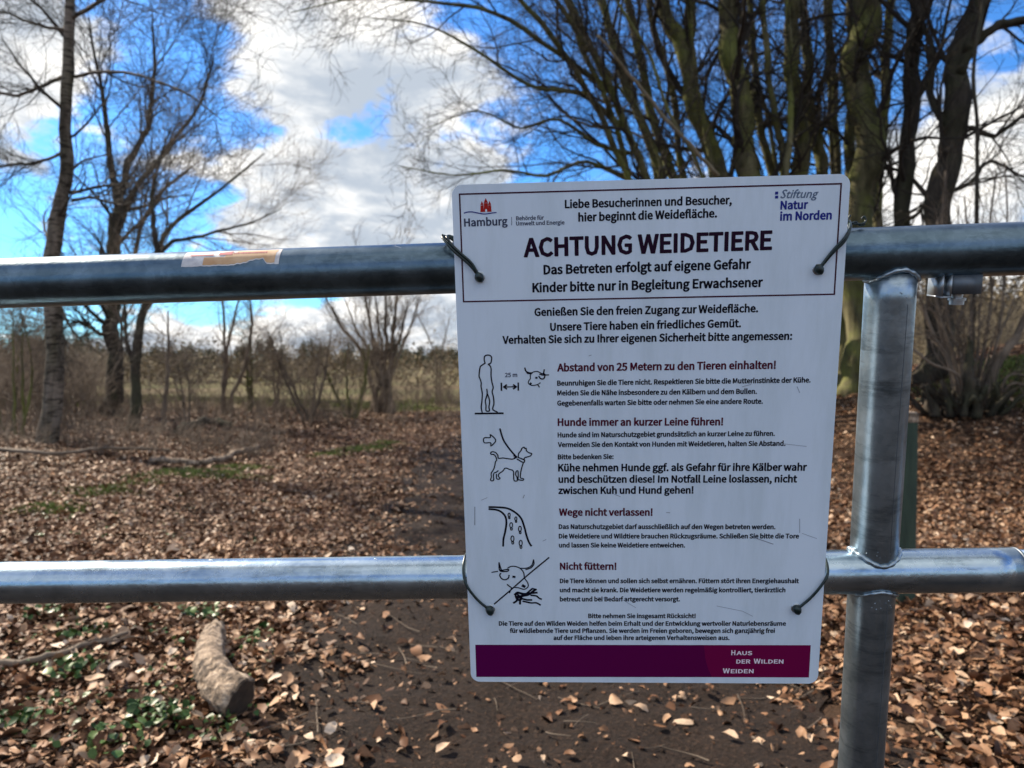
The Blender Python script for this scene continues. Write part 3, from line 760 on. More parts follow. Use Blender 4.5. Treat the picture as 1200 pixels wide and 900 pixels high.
# weld beads where the post meets the rails
def weld(sgn, vfun, Rr, n_r, seed, swell=1.0):
    rng = random.Random(seed); pts = []; rr = []
    for i in range(97):
        a = i * 2 * math.pi / 96
        x, y = RP * math.cos(a), RP * math.sin(a)
        h = math.sqrt(max(Rr * Rr - (y + NP - n_r) ** 2, 1e-6)) if abs(y + NP - n_r) < Rr else 0.0
        vv = vfun(u_post(.3)) + sgn * (h + .0012)
        w_ = .0006 * math.sin(i * .9 + seed) + .0003 * math.sin(i * 2.3)
        pts.append(G(u_post(vv) + x * 1.03, vv + w_ * .35, NP + y * 1.03)); rr.append(.0022 * swell * (1 + .18 * math.sin(i * 1.2 + seed) + .12 * rng.random()))
    g = Geo(); tube(g, pts, rr, 8); return g.build('weld_seam', M_weld, gate, M=GI)
weld(1, v_top, R1, N1, 1); weld(-1, v_low, R2, N2, 2, 1.15); weld(1, v_low, R2, N2, 3)
g = Geo(); rng = random.Random(5)
for _ in range(26):                                # spatter
    a = rng.uniform(-1.0, 1.0); which = rng.choice((0, 1, 2)); vv = (v_low(.49) + rng.uniform(.026, .04), v_low(.49) - rng.uniform(.027, .034), v_top(.48) + rng.uniform(.032, .05))[which]
    p = Vector(G(u_post(vv) + RP * math.sin(a), vv, NP - RP * math.cos(a)))
    s = rng.uniform(.0005, .0012); tube(g, [p + Vector((0, -s, 0)), p, p + Vector((0, s, 0))], [s * .3, s, s * .3], 6)
g.build('weld_spatter', M_weld, gate, M=GI)['kind'] = 'stuff'
g = Geo()                                          # rolled seam down the front of the post
for a, b_ in ((v_top(.48) + .055, v_low(.49) - .033), (v_low(.49) + .035, 1.2)):
    vs_ = np.linspace(a, b_, 60); an = .30 + .03 * np.sin(vs_ * 14)
    tube(g, [G(u_post(v) + RP * 1.000 * math.sin(q), v, NP - RP * 1.000 * math.cos(q)) for v, q in zip(vs_, an)], .00042, 6)
g.build('pipe_seam', M_blacksteel, gate, M=GI)
# bracket and bolt under the top rail
g = Geo(); box(g, G(.5600, .1195, N1 + .002), (.031, .021, .034)); o = g.build('bracket_block', M_blacksteel, gate, False, M=GI)
g = Geo()
box(g, G(.5335, .1205, N1), (.0016, .0235, .032)); box(g, G(.5425, .1205, N1), (.0016, .0235, .032)); box(g, G(.5380, .1330, N1), (.0106, .0016, .032))
g.build('bracket_channel', M_zinc, gate, False, M=GI)
g = Geo()
for vv, r_, h_ in ((.1325, .0055, .006), (.1362, .0090, .0026), (.1396, .0074, .0052)):
    k = 6 if r_ == .0088 else 20
    V = [G(.556 + r_ * math.cos(a), vv - h_ / 2, N1 - .004 + r_ * math.sin(a)) for a in np.arange(k) * 2 * math.pi / k] + [G(.556 + r_ * math.cos(a), vv + h_ / 2, N1 - .004 + r_ * math.sin(a)) for a in np.arange(k) * 2 * math.pi / k]
    g.add(V, [(i, (i + 1) % k, k + (i + 1) % k, k + i) for i in range(k)])
    for base in (0, k):
        c_ = g.n; q = np.array(V[base:base + k]); g.add(np.vstack([q, q.mean(0)]), [(i, (i + 1) % k, k) for i in range(k)])
g.build('bolt', M_zinc, gate, False, M=GI)

rng = random.Random(21)
for q in range(16):
    u = rng.uniform(-.55, .62); an = rng.uniform(-.2, 1.2); which = rng.random() < .5
    if -.02 < u < .43: continue
    vf, Rr, nn = (v_top, R1, N1) if which else (v_low, R2, N2); L_ = rng.uniform(.004, .02); sl = rng.uniform(-1.2, 1.2)
    g = Geo(); tube(g, [G(u + L_ * t, vf(u) - (Rr - .0001) * math.cos(an + sl * L_ * 20 * t), nn - (Rr - .0001) * math.sin(an + sl * L_ * 20 * t)) for t in np.linspace(0, 1, 7)], [.0001, .0003, .0004, .0003, .0004, .0003, .0001], 5)
    g.build('scratch', M_zinc if rng.random() < .6 else M_blacksteel, gate, M=GI)
# torn sticker, wrapped round the upper face of the top rail
M_stk_w = noisy('sticker paper', [(.35, (.48, .46, .47)), (.6, (.72, .69, .66))], 60, .6, .2, .0005)
M_stk_o = noisy('sticker ochre', [(.3, (.50, .27, .12)), (.7, (.66, .44, .26))], 50, .6, .2, .0005)
M_stk_r = noisy('sticker red', [(.3, (.26, .012, .03)), (.7, (.45, .04, .07))], 50, .6, 0)
def rail_patch(name, top, bot, n_u, mat, lift, parent):
    """top/bot: functions of u giving the angle forward of the rail's crest (radians)"""
    u0, u1 = n_u; us = np.linspace(u0, u1, 60); k = 10; V = []
    for u in us:
        for q in range(k):
            a = top(u) + (bot(u) - top(u)) * q / (k - 1); r = R1 + lift
            V.append(G(u, v_top(u) - r * math.cos(a), N1 - r * math.sin(a)))
    i = (np.arange(len(us) - 1) * k)[:, None] + np.arange(k - 1)[None]
    F = np.stack([i, i + 1, i + k + 1, i + k], -1).reshape(-1, 4)
    g = Geo(); g.add(V, F); return g.build(name, mat, parent, M=GI if parent is gate else None)
def tear(u):
    u = float(u)
    j = .015 * math.sin(u * 900) + .02 * math.sin(u * 310)
    if u < -.249: return 1.13 + j * .4
    if u < -.217: return 1.13 - (u + .249) / .032 * .27 + j
    if u < -.212: return .86 + (u + .217) / .005 * .28 + j
    return 1.14 + j
stk = rail_patch('sticker', lambda u: .28, lambda u: min(tear(u), 1.14 - max(0, (-.3075 - u)) / .005 * .0, 1.2), (-.3105, -.1985), M_stk_w, .0003, gate)
stk['label'] = 'torn white, red and ochre paper sticker'
rail_patch('sticker_ochre', lambda u: .72 if u < -.262 else .5, lambda u: min(tear(u) - .05, 1.09), (-.286, -.2035), M_stk_o, .00045, stk)
rail_patch('sticker_ochre', lambda u: .34, lambda u: .52, (-.250, -.2025), M_stk_o, .00045, stk)
rail_patch('sticker_red', lambda u: .40 + .1 * math.sin(u * 60), lambda u: .62, (-.270, -.2545), M_stk_r, .0006, stk)
rail_patch('sticker_red', lambda u: .56, lambda u: .63, (-.303, -.276), M_stk_r, .0006, stk)
rng = random.Random(3); u = -.2535
while u < -.215:
    w = rng.uniform(.0008, .0022)
    rail_patch('sticker_red', lambda x: .46, lambda x: .58, (u, u + w), M_stk_r, .0006, stk); u += w + rng.uniform(.0006, .0012)

# ------------------------------------------------------------------ wires that hold the sign
def spline(pts, n=10):
    P = np.array(pts, float); Q = np.concatenate([2 * P[:1] - P[1:2], P, 2 * P[-1:] - P[-2:-1]]); out = []
    for i in range(1, len(Q) - 2):
        for t in np.linspace(0, 1, n, endpoint=False):
            a, b_, c, d = Q[i - 1:i + 3]
            out.append(.5 * ((2 * b_) + (c - a) * t + (2 * a - 5 * b_ + 4 * c - d) * t * t + (3 * b_ - a - 3 * c + d) * t ** 3))
    out.append(Q[-2]); return np.array(out)
def tie(label, hole, strands, ends=()):
    o = empty('wire_tie'); hp = G(hole[0], hole[1], -.003)
    M = SM @ Matrix.Translation(hp); o.matrix_world = M
    tag(o, label, 'wire', 'wires tying the notice board to the gate')
    inv = Matrix.Translation(hp).inverted()
    g = Geo()
    for S in strands: tube(g, spline([G(*p) for p in S]), .00165, 8, True)
    g.build('wire_loop', M_tie, o, M=inv)
    g = Geo()
    th = np.linspace(0, math.pi, 7); pts = [(hp[0] + .0004 * math.cos(3 * t), hp[1] + .0050 * math.cos(t), hp[2] + .0002 + .0006 * math.sin(t)) for t in th]
    tube(g, pts, [.001, .0036, .0046, .0050, .0046, .0036, .001], 14, True)
    g.build('wire_knot', M_tie, o, M=inv)
    for S in ends:
        g = Geo(); tube(g, spline([G(*p) for p in S]), .0011, 6, True); g.build('wire_end', M_tie, o, M=inv)
    return o
h = HOLES
bk = N1 + R1 + .002
tie('dark wire through the upper left hole of the board, folded tip above the rail', h[0],
    [[(h[0][0], h[0][1], -.003), (.0184, .0867, -.0035), (.0075, .0763, -.004), (-.0006, .0690, -.003), (-.008, .0610, .002), (-.014, .0545, .012), (-.012, .0545, .030), (-.004, .062, .052), (.01, .09, bk), (.022, .118, .045), (.0272, .105, .006)],
     [(h[0][0] - .001, h[0][1] - .0025, -.0036), (.0190, .0835, -.0038), (.0085, .0735, -.0042), (.0006, .0660, -.003), (-.0055, .0590, .002), (-.0085, .0545, .010), (-.006, .0545, .030), (.003, .062, .052), (.015, .09, bk)]],
    [[(-.002, .062, .000), (-.009, .0555, .000), (-.0125, .0520, .001)]])
tie('green-black wire through the upper right hole, twisted end lying on the rail', h[1],
    [[(h[1][0], h[1][1], -.003), (.4046, .0818, -.0035), (.4154, .0704, -.004), (.4220, .0600, .000), (.4250, .0535, .010), (.4235, .0490, .022), (.4200, .0560, .050), (.41, .085, bk), (.398, .115, .045), (h[1][0], .104, .006)],
     [(h[1][0] + .001, h[1][1] - .0025, -.0036), (.4050, .0790, -.0038), (.4160, .0665, -.004), (.4238, .0560, .002), (.4275, .0500, .014), (.4290, .0490, .024), (.4260, .0560, .050), (.415, .085, bk)]],
    [[(.4240, .0520, .018), (.4300, .0500, .020), (.4380, .0515, .024), (.4470, .0512, .026), (.4500, .0480, .028), (.4480, .0440, .028), (.4455, .0465, .028)],
     [(.4235, .0490, .018), (.4300, .0535, .022), (.4370, .0495, .024), (.4440, .0535, .026), (.4490, .0520, .026)],
     [(.4255, .0500, .012), (.4240, .0430, .016), (.4285, .0460, .022), (.4315, .0420, .024)]])
tie('dark wire through the lower left hole of the notice board, looped over the lower rail', h[2],
    [[(h[2][0], h[2][1], -.003), (.0125, .4826, -.0036), (.0017, .4671, -.004), (-.0035, .4560, .001), (-.0050, .4440, .012), (-.0030, .4385, .030), (.004, .4440, .050), (.014, .468, .0600), (.024, .498, .045), (h[2][0], .502, .006)]])
tie('dark wire through the lower right hole of the notice board, looped over the lower rail', h[3],
    [[(h[3][0], h[3][1], -.003), (.4044, .4793, -.0036), (.4165, .4620, -.004), (.4238, .4510, .001), (.4250, .4400, .012), (.4235, .4345, .030), (.416, .4400, .050), (.404, .466, .0600), (.394, .496, .045), (h[3][0], .500, .006)]])

# ------------------------------------------------------------------ trees
def unit(v): return v / (np.linalg.norm(v) + 1e-12)
def turn(d, ang, rng):
    a = rng.normal(size=3); a -= a.dot(d) * d; a = unit(a)
    return unit(d * math.cos(ang) + a * math.sin(ang))
def wander(p, d, L, n, r0, r1, rng, jit=.12, up=0.0):
    P = [np.array(p, float)]; d = np.array(d, float); st = L / (n - 1)
    for i in range(n - 1):
        d = unit(d + rng.normal(size=3) * jit + np.array((0, 0, up)))
        P.append(P[-1] + d * st)
    t = np.linspace(0, 1, n)
    return np.array(P), r0 + (r1 - r0) * t
def along(P, t):
    x = t * (len(P) - 1); i = min(int(x), len(P) - 2); f = x - i
    return P[i] * (1 - f) + P[i + 1] * f, unit(P[i + 1] - P[i])
def rat(R, t):
    return np.interp(t * (len(R) - 1), np.arange(len(R)), R)

def sprout(P, R, out, rng, plan, lvl=0, t0=.2, bias=None):
    """plan: list per level of (count, length, length taper, angle, points, upward, jitter, minimum radius)"""
    if lvl >= len(plan): return
    cnt, ln, tap, ang, npt, up, jit, rmin = plan[lvl]
    cnt = int(cnt * (0.75 + .5 * rng.random()) + .5)
    for q in range(cnt):
        t = t0 + (1 - t0) * (q + rng.random()) / cnt
        p, d = along(P, t)
        dd = turn(d, ang * (.7 + .6 * rng.random()), rng)
        if bias is not None and lvl == 0: dd = unit(dd + np.array(bias) * rng.random())
        L = ln * (1 - tap * t) * (.6 + .7 * rng.random())
        r0 = max(rat(R, t) * (.30 + .25 * rng.random()), rmin)
        r0 = min(r0, L * .022 + rmin * .5)
        cp, cr = wander(p, dd, L, npt, r0, max(rmin * .6, r0 * .25), rng, jit, up)
        out.append((cp, cr))
        sprout(cp, cr, out, rng, plan, lvl + 1, .12)

def knobby(P, R, rng, n, amp=1.0):
    """resample a path smoothly and add small bends"""
    Q = spline([tuple(x) for x in P], max(2, n // (len(P) - 1)))
    m = len(Q); t = np.linspace(0, 1, m)
    Rr = np.interp(t, np.linspace(0, 1, len(R)), R)
    for f, a in ((3.1, .30), (7.3, .16), (15.0, .07)):
        ph = rng.random(3) * 6.28
        Q = Q + amp * a * Rr[:, None] * np.sin(f * 6.28 * t[:, None] + ph[None])
    Rr = Rr * (1 + amp * .06 * np.sin(t * 40 + rng.random() * 6) + amp * .04 * np.sin(t * 90))
    return Q, Rr

def ground_spot(px, py, d):
    p = spot(px, py, d); return np.array((p.x, p.y, float(H(p.x, p.y))))

def make_tree(name, label, cat, stems, mat_trunk, mat_twig, plan, seed, group=None, t0=.25, limbs=(), stem_name='trunk', twig_min_split=.012, bias=None):
    """stems: list of (points, radii). A stem is a part; all thin branches are one part"""
    rng = np.random.default_rng(seed)
    base = np.array(stems[0][0][0], float)
    root = empty(name, tuple(base)); tag(root, label, cat, group)
    M = Matrix.Translation(-Vector(base))
    out = []
    for S, rr in stems:
        P, R = knobby(S, rr, rng, 40)
        P[0, 2] -= .12
        g = Geo(); tube(g, P, R, 14 if rr[0] > .04 else 8, True)
        g.build(stem_name, mat_trunk, root, M=M)
        sprout(P, R, out, rng, plan, 0, t0, bias)
    for S, rr in limbs:
        P, R = knobby(S, rr, rng, 24)
        g = Geo(); tube(g, P, R, 8, True); g.build('limb', mat_trunk, root, M=M)
        sprout(P, R, out, rng, [(13, 1.25, .35, .7, 7, .01, .17, .0042), (9, .62, .4, .75, 5, .0, .18, .003), (4, .3, .3, .7, 3, 0, .14, .0024)], 0, .1)
    thick = [b for b in out if b[1][0] > twig_min_split]; thin = [b for b in out if b[1][0] <= twig_min_split]
    g = Geo(); tubes(g, thick, 6); tubes(g, thin, 3)
    o = g.build('crown', mat_twig, root, M=M)
    if o: o['kind'] = 'stuff'
    return root

def S3(pts, d0, d1=None):
    d1 = d0 if d1 is None else d1; n = len(pts)
    return [tuple(spot(x, y, d0 + (d1 - d0) * i / (n - 1))) for i, (x, y) in enumerate(pts)]
def W(px, d): return px / 870.0 * d / 2            # pixel width -> radius

# right-hand group of tall slender stems on the bank
P_BIG = [(11, 2.6, .35, .7, 9, .04, .19, .0055), (8, 1.3, .4, .8, 7, .02, .2, .0036), (6, .62, .4, .85, 5, .01, .2, .0026), (2, .28, .3, .7, 3, .0, .14, .0022)]
P_MED = [(13, 2.1, .35, .75, 8, .03, .19, .0045), (8, 1.0, .4, .8, 6, .02, .2, .0032), (6, .5, .4, .8, 4, .01, .18, .0024)]
d = 12.5
b0 = ground_spot(885, 440, d)
def slim(n, x_lo, x_hi, base, seed, lean):
    r = np.random.default_rng(seed); L = []
    for q in range(n):
        x = x_lo + (x_hi - x_lo) * (q + r.random()) / n; w = r.uniform(4.5, 8.5); dp = 12.5 + r.normal() * .6; k = lean + r.normal() * .12
        L.append(stem([(x + 30 * k, 320), (x, 205), (x + k * -60 + r.normal() * 4, 130), (x + k * -125 + r.normal() * 5, 60), (x + k * -190, -10), (x + k * -300, -140)], (w, w * .6), (dp, dp + r.normal() * .5), base + np.array((r.normal() * .3, r.normal() * .3, 0))))
    return L
def stem(top, widths, dep, base, kink=None):
    pts = [tuple(base)] + S3(top, dep[0], dep[1]); rr = [W(widths[0] * 1.12, dep[0])] + [W(w, dep[0]) for w in np.linspace(widths[0], widths[1], len(top))]
    return (pts, rr)
grp = 'tall slender trees on the bank at the right'
make_tree('coppiced_tree', 'clump of thin stems fanning out to the upper left, just above the notice board', 'tree',
    [stem([(800, 300), (772, 200), (738, 110), (715, 40), (690, -60), (668, -160)], (11, 7), (12.6, 12.2), b0 + (-.35, .1, 0)),
     stem([(812, 300), (786, 200), (758, 110), (742, 30), (728, -60), (705, -170)], (12, 8), (12.9, 12.9), b0 + (-.25, .2, 0)),
     stem([(790, 290), (752, 200), (715, 100), (668, 10), (640, -60), (600, -150)], (10, 6), (12.2, 11.4), b0 + (-.42, -.1, 0)),
     stem([(822, 300), (800, 200), (786, 100), (764, 20), (752, -80), (742, -180)], (9, 6), (13.1, 13.6), b0 + (-.2, .3, 0)),
     stem([(780, 300), (735, 205), (700, 130), (660, 60), (610, 0), (560, -60)], (8, 5), (12.0, 10.8), b0 + (-.5, -.2, 0)), *slim(4, 725, 830, b0 + np.array((-.3, .4, 0)), 61, .5)],
    M_bark, M_twig, P_BIG, 11, grp, .22, bias=(-.6, -.1, .05),
    limbs=[(S3([(745, 215), (690, 190), (640, 205), (590, 200), (530, 205), (470, 195)], 12.2, 10.5), [W(7, 12), W(5, 11), W(4, 11), W(3, 11), W(2, 11), W(1, 11)]),
           (S3([(730, 150), (680, 110), (620, 100), (560, 60), (500, 30), (430, 20)], 12, 9.8), [W(8, 12), W(6, 11), W(4.5, 11), W(3.5, 11), W(2, 11), W(1, 11)]),
           (S3([(720, 110), (650, 60), (580, 15), (500, 2), (420, -2), (340, 15)], 12, 9.2), [W(8, 12), W(6, 11), W(5, 11), W(3.5, 11), W(2, 10), W(1, 10)]),
           (S3([(745, 180), (700, 170), (655, 140), (610, 150), (560, 130), (500, 150)], 12, 11), [W(6, 12), W(5, 11), W(4, 11), W(3, 11), W(2, 11), W(1, 11)]),
           (S3([(690, 60), (650, 0), (600, -40), (520, -60), (430, -40), (360, -20)], 11.6, 9.5), [W(7, 12), W(5, 11), W(4, 11), W(3, 11), W(2, 10), W(1, 10)])])
make_tree('coppiced_tree', 'two stout mossy stems leaning left above the middle of the notice board', 'tree',
    [stem([(870, 330), (842, 205), (815, 120), (796, 55), (776, -10), (752, -120)], (20, 15), (12.4, 12.2), b0 + (0, 0, 0)),
     stem([(862, 330), (838, 205), (812, 110), (806, 50), (808, -10), (800, -140)], (15, 13), (12.7, 13.1), b0 + (.12, .2, 0)),
     stem([(885, 330), (880, 205), (868, 130), (858, 60), (852, -10), (846, -150)], (27, 19), (12.2, 12.0), b0 + (.3, -.1, 0)),
     stem([(905, 330), (902, 205), (888, 130), (882, 60), (880, -10), (870, -130)], (10, 7), (12.9, 13.3), b0 + (.42, .3, 0)), *slim(3, 815, 915, b0 + np.array((.2, .5, 0)), 62, .22)],
    M_bark, M_twig, P_BIG, 12, grp, .25)
b1 = ground_spot(950, 440, 13)
make_tree('coppiced_tree', 'close-set pair of straight stems above the right part of the notice board', 'tree',
    [stem([(942, 330), (940, 205), (934, 130), (928, 60), (926, -10), (918, -150)], (20, 15), (12.8, 12.6), b1),
     stem([(962, 330), (960, 205), (950, 130), (944, 60), (941, -10), (938, -150)], (15, 10), (13.2, 13.6), b1 + (.22, .2, 0)),
     stem([(982, 330), (982, 205), (979, 130), (974, 60), (972, -10), (976, -150)], (9, 7), (13.5, 14.0), b1 + (.5, .5, 0)),
     stem([(925, 330), (920, 205), (908, 140), (900, 70), (890, -10), (880, -120)], (9, 6), (12.3, 11.8), b1 + (-.2, -.3, 0)), *slim(3, 905, 995, b1 + np.array((0, .6, 0)), 63, .02)],
    M_bark, M_twig, P_MED, 13, grp)
b2 = ground_spot(1003, 446, 12)
make_tree('slender_tree', 'thickest straight trunk directly right of the top corner of the notice board', 'tree',
    [stem([(1002, 400), (1010, 250), (1012, 150), (1008, 60), (1012, -10), (1014, -180)], (34, 29), (12.0, 12.0), b2),
     stem([(990, 400), (996, 250), (998, 150), (1000, 60), (998, -10), (990, -180)], (14, 10), (12.5, 13.0), b2 + (-.15, .2, 0))],
    M_bark, M_twig, P_MED, 14, grp, .3)
b3 = ground_spot(1022, 450, 13.4)
make_tree('slender_tree', 'narrow trunk between the two thicker ones right of the notice board', 'tree',
    [stem([(1024, 400), (1029, 250), (1034, 150), (1040, 60), (1044, -10), (1052, -170)], (12, 9), (13.4, 13.4), b3)],
    M_bark, M_twig, P_MED, 15, grp, .3)
b4 = ground_spot(1052, 462, 11.6)
make_tree('slender_tree', 'dark upright trunk standing behind the top of the gate post', 'tree',
    [stem([(1055, 400), (1060, 250), (1064, 150), (1071, 60), (1077, -10), (1086, -180)], (19, 15), (11.6, 11.6), b4)],
    M_bark_dark, M_twig, P_MED, 16, grp, .3,
    limbs=[(S3([(1066, 130), (1095, 80), (1110, 20), (1122, -60)], 11.6, 12.4), [W(7, 12), W(5, 12), W(4, 12), W(2, 12)]),
           (S3([(1060, 235), (1035, 190), (1010, 150), (985, 90)], 11.6, 12.6), [W(5, 12), W(4, 12), W(3, 12), W(1.5, 12)])])
b5 = ground_spot(1092, 474, 11.0)
make_tree('leaning_tree', 'dark trunk leaning to the right with long side limbs near the right edge', 'tree',
    [stem([(1096, 400), (1104, 255), (1112, 170), (1122, 90), (1140, 20), (1158, -60), (1180, -180)], (30, 22), (11.0, 11.2), b5)],
    M_bark_dark, M_twig, [(10, 2.2, .35, .7, 7, .03, .16, .004), (8, 1.1, .4, .75, 6, .02, .18, .003), (6, .5, .4, .75, 4, .0, .16, .0022)], 17, grp, .25,
    limbs=[(S3([(1122, 85), (1145, 48), (1175, 28), (1215, 22), (1260, 40)], 11, 10.4), [W(13, 11), W(11, 11), W(9, 11), W(7, 11), W(4, 11)]),
           (S3([(1106, 200), (1085, 240), (1062, 262), (1040, 300)], 11, 11.6), [W(7, 11), W(5, 11), W(4, 11), W(2, 11)]),
           (S3([(1108, 180), (1135, 150), (1165, 160), (1200, 135), (1240, 130)], 11, 10.6), [W(7, 11), W(6, 11), W(5, 11), W(4, 11), W(2, 11)]),
           (S3([(1106, 230), (1135, 215), (1160, 190), (1195, 205), (1240, 230)], 11, 10.4), [W(6, 11), W(5, 11), W(4, 11), W(3, 11), W(2, 11)]),
           (S3([(1112, 150), (1090, 110), (1092, 60), (1075, 10), (1065, -50)], 11, 11.6), [W(10, 11), W(8, 11), W(6, 11), W(5, 11), W(3, 11)])])
make_tree('slender_tree', 'thin crooked sapling rising past the right end of the top rail', 'tree',
    [stem([(1140, 400), (1144, 250), (1146, 160), (1140, 90), (1150, 20), (1156, -80)], (5, 3.5), (9.6, 9.6), ground_spot(1138, 470, 9.6))],
    M_bark_dark, M_twig, [(9, .9, .3, .8, 6, .0, .2, .003), (5, .5, .4, .8, 5, 0, .2, .0022)], 18, grp, .2)

# coppice stool with pale shoots, right of the gate post
bs = ground_spot(1140, 476, 9.6)
def sh(top, w, dep=9.6, off=(0, 0, 0)): return ([tuple(bs + np.array(off))] + S3(top, dep, dep), [W(w * .95, dep)] + [W(x, dep) for x in np.linspace(w * .68, w * .3, len(top))])
st = make_tree('coppice_stool', 'old stump sprouting a fan of pale shoots right of the gate post', 'tree stump',
    [sh([(1118, 440), (1096, 395), (1078, 352), (1060, 318), (1030, 270)], 7, 9.4, (-.18, -.1, .05)),
     sh([(1112, 420), (1100, 380), (1098, 330), (1104, 270), (1108, 200)], 8, 9.7, (-.15, .1, .05)),
     sh([(1128, 430), (1122, 390), (1130, 350), (1136, 300), (1130, 230)], 6, 9.6, (-.05, 0, .05)),
     sh([(1150, 420), (1158, 380), (1162, 330), (1158, 280), (1168, 200)], 6, 9.8, (.05, .1, .05)),
     sh([(1162, 425), (1172, 380), (1176, 330), (1180, 260), (1178, 190)], 5, 9.5, (.1, -.1, .05)),
     sh([(1166, 430), (1188, 400), (1205, 365), (1232, 330), (1260, 300)], 15, 9.4, (.15, -.05, 0)),
     sh([(1122, 440), (1090, 425), (1060, 400), (1040, 380)], 5, 9.2, (-.2, -.2, .05)),
     sh([(1140, 420), (1140, 380), (1144, 340), (1147, 290), (1146, 240)], 4, 9.9, (.0, .1, .05)),
     sh([(1185, 450), (1210, 455), (1235, 462)], 4, 9.1, (.2, -.2, .1)),
     sh([(1180, 442), (1205, 440), (1235, 445)], 4, 9.2, (.2, -.2, .1))] +
    [sh([(1140 + (tx - 1140) * .35, 425), (1140 + (tx - 1140) * .7, 370), (tx, ty)], w_, 9.4 + .1 * (k_ % 4), (.02 * (tx - 1140) / 10, .1, .03)) for k_, (tx, ty, w_) in enumerate(((1085, 300, 4), (1098, 260, 5), (1112, 300, 4), (1122, 240, 4), (1136, 280, 5), (1152, 250, 4), (1168, 300, 4), (1185, 280, 4), (1198, 320, 4), (1078, 360, 4)))],
    M_twig_brown, M_twig_brown, [(9, .75, .3, .6, 6, .1, .16, .004), (6, .4, .3, .7, 4, 0, .16, .003)], 19, None, .3, stem_name='shoot')
rng = np.random.default_rng(77)
g = Geo()                                          # the stump itself, rugged and dark
for k_ in range(46):
    a = rng.random() * 6.28; r_ = rng.random() ** .6 * .42
    p = bs + np.array((r_ * math.cos(a) * 1.15, r_ * math.sin(a) * .7, -.12)); hh = .14 + .34 * rng.random() * (1.15 - r_)
    P, R = wander(p, unit(np.array((math.cos(a) * .35 + rng.normal() * .3, math.sin(a) * .3 + rng.normal() * .3, 1))), hh + .12, 7, .055 * (.6 + .8 * rng.random()), .022, rng, .16)
    R = R * (1 + .14 * rng.normal(size=7)); tube(g, P, np.abs(R), 7, True)
for k_ in range(60):
    a = rng.random() * 6.28; P, R = wander(bs + np.array((.3 * math.cos(a), .25 * math.sin(a), .0)), unit(np.array((math.cos(a) * .9, math.sin(a) * .5, .7 + .5 * rng.random()))), .3 + .6 * rng.random(), 7, .009, .004, rng, .2)
    tube(g, P, R, 5)
g.build('stump', M_bark_dark, st, M=Matrix.Translation(-Vector(bs)))
g = Geo(); P, R = knobby([tuple(bs + np.array((-.05, -.25, .1))), tuple(spot(1146, 440, 9.3)), tuple(spot(1148, 412, 9.3)), tuple(spot(1145, 398, 9.3))], [.09, .06, .04, .010], rng, 16, .5)
tube(g, P, R, 9, True); g.build('broken_snag', M_bark_dark, st, M=Matrix.Translation(-Vector(bs)))

# left side: birch
bb = ground_spot(57, 530, 10.9)
P_BIRCH = [(13, 1.7, .25, 1.0, 7, .01, .15, .0045), (10, .95, .4, .75, 6, -.03, .17, .0034), (7, .5, .4, .75, 4, -.04, .15, .0026)]
make_tree('birch_tree', 'birch with a pale scarred trunk and dark rings, nearest tree on the left', 'tree',
    [([tuple(bb), *S3([(58, 505), (60, 420), (63, 330), (64, 300), (67, 245), (77, 200), (79, 150), (80, 80), (80, 0), (86, -90), (90, -200)], 10.9)],
      [W(w, 10.9) for w in (31, 21.5, 20, 17.5, 17, 16, 14, 13, 12, 11, 9, 6)])],
    M_birch, M_twig, P_BIRCH, 21, None, .35,
    limbs=[(S3([(85, 165), (88, 90), (120, 84), (160, 88), (215, 108), (260, 140)][1:], 10.9, 9.6), [W(4, 11), W(4, 11), W(3, 11), W(2.4, 11), W(1.2, 11)]),
           (S3([(86, 20), (120, 0), (160, -30), (200, -40), (260, 0)], 10.9, 9.8), [W(5, 11), W(4, 11), W(3, 11), W(3, 11), W(1.5, 11)]),
           (S3([(76, 90), (50, 100), (20, 112), (-20, 104), (-60, 120)], 10.9, 10.2), [W(5, 11), W(4, 11), W(3.4, 11), W(3, 11), W(1.5, 11)]),
           (S3([(75, 178), (45, 190), (15, 193), (-30, 200)], 10.9, 10.5), [W(4, 11), W(3.4, 11), W(3, 11), W(1.5, 11)]),
           (S3([(74, 35), (40, 28), (5, 15), (-40, 20)], 10.9, 10), [W(4, 11), W(3.4, 11), W(2.4, 11), W(1.5, 11)]),
           (S3([(84, 235), (110, 232), (140, 240), (170, 232)], 10.9, 10.4), [W(4, 11), W(3, 11), W(2.4, 11), W(1.2, 11)]),
           (S3([(66, 350), (95, 395), (120, 360), (150, 340)][0:1] + [(92, 395), (112, 372)], 10.9, 10.4), [W(3, 11), W(2.4, 11), W(1.2, 11)])])
